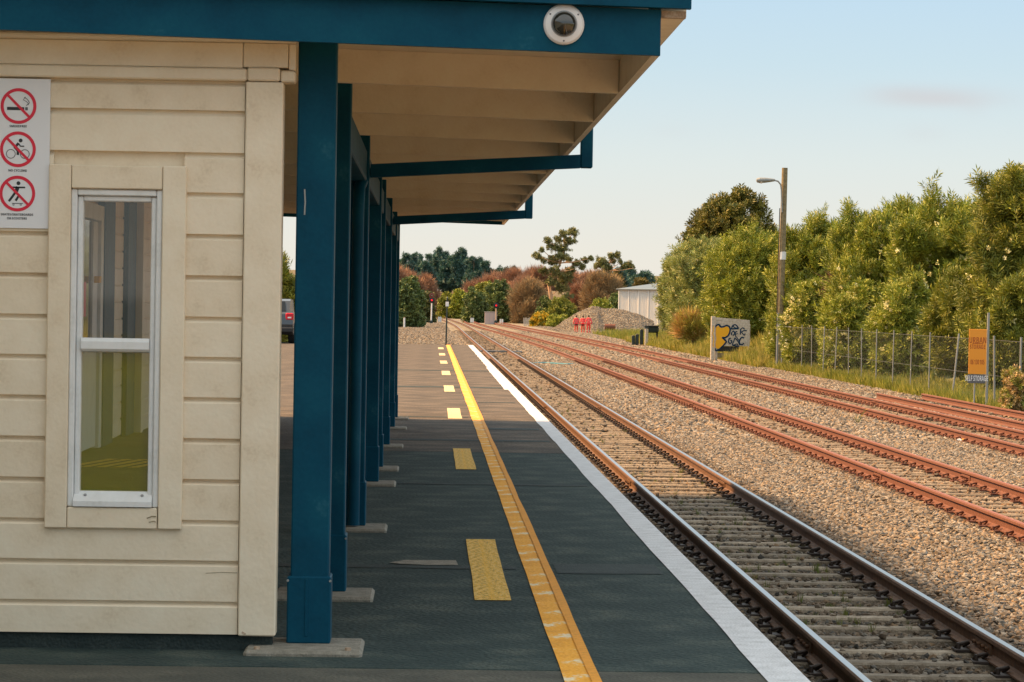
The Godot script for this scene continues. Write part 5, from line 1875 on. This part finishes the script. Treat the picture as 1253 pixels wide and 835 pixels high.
		plant_px(q[0], q[1], "tree", gr, q[2], q[3], q[4], z, -1.1, {seed = int(q[2] * 3), count = q[9], spray = q[7], size = q[8], colors = q[6], up = .5 if q[7] == "round" else 1.0, lobes = 13, wild = .35, inner = .4 if q[7] == "round" else .2})
	for q in [[580.0, 350.0, 34.0, 470.0], [604.0, 339.0, 40.0, 480.0], [630.0, 334.0, 44.0, 475.0], [660.0, 333.0, 44.0, 470.0], [690.0, 336.0, 44.0, 478.0], [725.0, 338.0, 44.0, 482.0], [565.0, 362.0, 26.0, 462.0], [640.0, 345.0, 50.0, 440.0]]:
		var a := at_depth(q[0], q[1], q[3])
		var base := minf(hill_height(a.x, q[3]) - .5, a.y - 2.5)
		plant_px("russet_scrub", "russet bare scrub tree on the far hillside right of the tracks", "tree", "russet scrub on the far hillside", q[0], q[1], q[2], q[3], base, {seed = int(q[0]) + 500, count = 1700, spray = "twigs", size = 1.15, colors = russet, up = 1.0, lobes = 12, inner = .2, wild = .4})
	plant_px("gorse_bush", "yellow flowering gorse bush beside the grey palings", "bush", "", 661.0, 383.0, 26.0, 300.0, -1.15, {seed = 301, count = 900, spray = "round", size = .42, colors = gold, up = .3, lobes = 6})
	plant_px("green_bush", "low lime bush between the gorse and the gravel heap", "bush", gr, 684.0, 386.0, 32.0, 297.0, -1.2, {seed = 302, count = 900, spray = "round", size = .42, colors = lime, up = .3, lobes = 6})
	gum_tree("gum_tree", "tall open gum tree with a pale leaning trunk above the bushes", 335.0, [[677, 385], [674, 362], [671, 346], [680, 334], [686, 322], [690, 305], [697, 290]], [[702, 284, 7, 5], [690, 287, 7, 5], [696, 295, 10, 4], [683, 293, 6, 4], [670, 295, 6, 4], [677, 303, 8, 5], [690, 305, 9, 6], [657, 313, 6, 4], [664, 318, 6, 5], [677, 318, 8, 6], [688, 314, 8, 6], [697, 318, 6, 4], [706, 322, 6, 4], [667, 330, 7, 6], [681, 332, 10, 8], [692, 338, 9, 8], [674, 344, 7, 6], [687, 350, 9, 8], [700, 330, 6, 4], [716, 318, 5, 4], [723, 316, 4, 3], [712, 326, 6, 4], [694, 360, 8, 7], [662, 305, 4, 3]], 320)
	gum_tree("gum_tree", "smaller gum tree with thin clumps of leaves over the brown tree", 350.0, [[745, 375], [744, 350], [742, 332], [746, 322], [750, 314]], [[737, 320, 6, 5], [732, 326, 5, 4], [742, 328, 6, 4], [748, 314, 4, 4], [755, 313, 4, 4], [751, 320, 4, 3], [760, 320, 4, 3], [733, 316, 3, 2], [771, 324, 4, 4], [764, 326, 3, 3], [745, 336, 7, 5], [776, 328, 3, 3]], 360)
	# pines on the skyline
	var n := 0
	for q in [[492, 316], [499, 311], [507, 309], [515, 314], [523, 310], [531, 309], [538, 306], [545, 309], [552, 311], [559, 307], [566, 305.5], [573, 311], [580, 314], [587, 317], [594, 320], [601, 326], [609, 329], [618, 329.5], [627, 330], [486, 318], [512, 322], [528, 320], [543, 320], [556, 318], [570, 320], [584, 325]]:
		n += 1
		conifer(q[0], q[1], 640.0 + (n * 37 % 60), 400 + n, "far dark pine on the skyline left of the gum tree", pine)
	for q in [[765, 325], [772, 328], [780, 331], [788, 334], [757, 328], [795, 336]]:
		n += 1
		conifer(q[0], q[1], 560.0 + (n * 31 % 40), 400 + n, "far dark pine on the skyline above the shed roof", pine)

func gum_tree(called: String, label: String, z: float, stem: Array, clumps: Array, seed_: int) -> void:
	var foot := at_depth(stem[0][0], stem[0][1], z)
	var t := thing(called, label, "tree", foot, "gum trees")
	var k := z / FOCAL
	var st := begin()
	var pts := []
	var rr := []
	for i in stem.size():
		var p := at_depth(stem[i][0], stem[i][1], z) - foot
		p.z = 0
		pts.append(p)
		rr.append(lerpf(.26, .05, i / float(stem.size() - 1)))
	tube(st, pts, rr, 8)
	var r := RandomNumberGenerator.new()
	r.seed = seed_
	var lobes := []
	for c in clumps:
		var p := at_depth(c[0], c[1], z) - foot
		p.z = r.randf_range(-1.1, 1.1)
		lobes.append([p, Vector3(c[2] * k * .95, c[3] * k * .95, c[2] * k * .8)])
		# limb from the nearest lower point of the stem
		var best: Vector3 = pts[0]
		for q in pts:
			if q.y < p.y - .3 and q.distance_to(p) < best.distance_to(p): best = q
		tube(st, [best, best.lerp(p, .55) + Vector3(0, -.12, 0), p], [.075, .05, .02], 5)
	part("trunk", st.commit(), M.gum_bark, t)
	crown(t, lobes, 1250 if clumps.size() > 15 else 620, "gum", .40, [Color(.18, .185, .06), Color(.14, .155, .05), Color(.21, .20, .07)], -.1, seed_, .55, .0)

func conifer(px: float, top: float, z: float, seed_: int, label: String, colors: Array) -> void:
	var a := at_depth(px, top, z)
	var base := minf(hill_height(a.x, z), a.y - 7.0)
	var h := a.y - base
	var t := thing("pine_tree", label, "tree", Vector3(a.x, base, -z), "far dark pines on the skyline")
	var r := RandomNumberGenerator.new()
	r.seed = seed_
	var lobes := []
	for i in 9:
		var f := i / 8.0
		var w := lerpf(2.1, .35, f) * r.randf_range(.8, 1.2)
		lobes.append([Vector3(r.randf_range(-.5, .5), h * lerpf(.3, .95, f), r.randf_range(-.5, .5)), Vector3(w, h * .09, w)])
	var st := begin()
	tube(st, [Vector3(0, -.5, 0), Vector3(0, h * .95, 0)], [.25, .05], 6)
	part("trunk", st.commit(), M.bark, t)
	crown(t, lobes, 420, "pine", 1.15, colors, .3, seed_, .1, .2)

func grass_patch(called: String, label: String, count: int, seed_: int, place: Callable, size: float, colors: Array) -> void:
	var r := RandomNumberGenerator.new()
	r.seed = seed_
	var mm := MultiMesh.new()
	mm.transform_format = MultiMesh.TRANSFORM_3D
	mm.use_colors = true
	mm.mesh = sprays.grass
	mm.instance_count = count
	for i in count:
		var p: Vector3 = place.call(r)
		var s := size * r.randf_range(.5, 1.4)
		mm.set_instance_transform(i, Transform3D(Basis(Vector3.UP, r.randf() * TAU).scaled(Vector3(s, s * r.randf_range(.8, 1.5), s)), p))
		var c: Color = colors[r.randi() % colors.size()]
		var g := r.randf_range(.75, 1.3)
		mm.set_instance_color(i, Color(c.r * g, c.g * g, c.b * g))
	var o := MultiMeshInstance3D.new()
	o.name = numbered(called)
	o.multimesh = mm
	o.material_override = M.leaf
	add_child(o, true)
	tag(o, label, "grass", "", "stuff")

func grass() -> void:
	var lush := [Color(.24, .25, .03), Color(.29, .27, .035), Color(.19, .21, .03), Color(.34, .29, .06)]
	var dry := [Color(.36, .31, .06), Color(.29, .27, .04), Color(.40, .31, .09), Color(.25, .25, .035)]
	grass_patch("grass", "green grass growing along the foot of the wire fence", 5200, 1, func(r: RandomNumberGenerator) -> Vector3:
		var z := r.randf_range(58.0, 106.0)
		var x := 12.75 + absf(r.randfn()) * .9
		return Vector3(x, land(x, z) - .02, -z), .26, lush)
	grass_patch("grass", "yellow green grass covering the bank round the graffiti panel", 9000, 2, func(r: RandomNumberGenerator) -> Vector3:
		var z := r.randf_range(105.0, 176.0)
		var x := 12.35 + r.randf() ** 1.3 * 5.0
		return Vector3(x, land(x, z) - .02, -z), .34, dry)
	grass_patch("grass", "long grass in front of the corrugated shed", 3600, 3, func(r: RandomNumberGenerator) -> Vector3:
		var z := r.randf_range(165.0, 240.0)
		var x := (12.9 if z < 222.0 else 16.5) + r.randf() * 8.0
		return Vector3(x, land(x, z) - .02, -z), .5, lush)
	grass_patch("grass", "grass at the left edge of the gravel yard beyond the platform", 1500, 4, func(r: RandomNumberGenerator) -> Vector3:
		var z := r.randf_range(215.0, 330.0)
		var x := -3.2 - r.randf() * 3.0
		return Vector3(x, -.9, -z), .38, dry)
	var low := func(r: RandomNumberGenerator) -> Vector3:
		var z := r.randf_range(19.0, 75.0)
		z = 19.0 + (z - 19.0) * r.randf()
		return Vector3(3.0 + r.randf_range(-.5, .5), -.86, -z)
	grass_patch("weeds", "sparse small green weeds between the rails of the main track", 240, 5, low, .055, [Color(.10, .13, .02), Color(.14, .15, .025)])
	# flowering weeds standing in the ballast between the tracks
	for q in [[1050.0, 524.0, 496.0, 54.5, "yellow flowered weed growing in the ballast between the two rusty tracks"], [1018.0, 443.0, 432.0, 92.0, "small dry weed at the edge of the ballast near the fence"]]:
		var z: float = q[3]
		var a := at_depth(q[0], q[2], z)
		var t := thing("weed", q[4], "weed", Vector3(a.x, BALLAST, -z), "weeds in the ballast")
		var h := a.y - BALLAST
		for i in 7:
			var an := i * 0.9
			var lean := Vector3(cos(an) * .5, 1.0, sin(an) * .5).normalized()
			var x := lean.cross(Vector3.FORWARD).normalized()
			var m := MeshInstance3D.new()
			m.name = "stem"
			m.mesh = stem_mesh()
			m.material_override = M.leaf
			t.add_child(m, true)
			m.transform = Transform3D(Basis(x, lean, x.cross(lean)).scaled_local(Vector3.ONE * h * (1.0 if i == 0 else rng.randf_range(.4, .75))), Vector3.ZERO)

var stem_cache: Mesh
func stem_mesh() -> Mesh:
	if stem_cache: return stem_cache
	var st := begin()
	tube(st, [Vector3.ZERO, Vector3(.02, .95, 0)], [.02, .008], 5, Color(.10, .13, .03))
	for i in 10:
		var t := .08 + i * .085
		var a := i * 2.4
		var d := Vector3(cos(a), .7, sin(a)).normalized()
		var s := d.cross(Vector3.UP).normalized() * .03
		var b := Vector3(.02 * t, t, 0)
		var c := Color(.11, .14, .025) if i < 8 else Color(.5, .34, .02)
		for v in [b, b + d * .12 + s, b + d * .24, b, b + d * .24, b + d * .12 - s]:
			st.set_normal(d.cross(s).normalized())
			st.set_color(c)
			st.add_vertex(v)
	stem_cache = st.commit()
	return stem_cache

# ------------------------------------------------------------------ all of it
func _ready() -> void:
	rng.seed = 20
	camera_and_light()
	materials()
	ground()
	platform()
	station()
	tracks()
	prohibition_sign()
	security_camera()
	shed()
	gravel_heap()
	chain_link_fence()
	storage_sign()
	graffiti_panel()
	lamp_post()
	signal_mast("tall red signal with a second head standing left of the main track", 527.5, 397.0, 367.5, 315.0, true)
	signal_mast("single red signal standing right of the far cabinet", 606.5, 397.0, 374.0, 318.0, false)
	cabinet()
	marker_boards()
	platform_end_post()
	trackside_junk()
	paling_fence()
	parked_car()
	var crew := "three people in red work clothes"
	person("person in red jacket and dark shorts standing left of the trio", 705.0, 258.0, 1.70, 0.1, true, .02, crew)
	person("person in red standing between the other two people in red", 713.2, 258.6, 1.68, -.1, true, -.03, crew)
	person("person in full red jacket and red trousers at the shed side", 720.2, 258.0, 1.74, -.05, false, .02, crew)
	vegetation()
	grass()
	ballast()
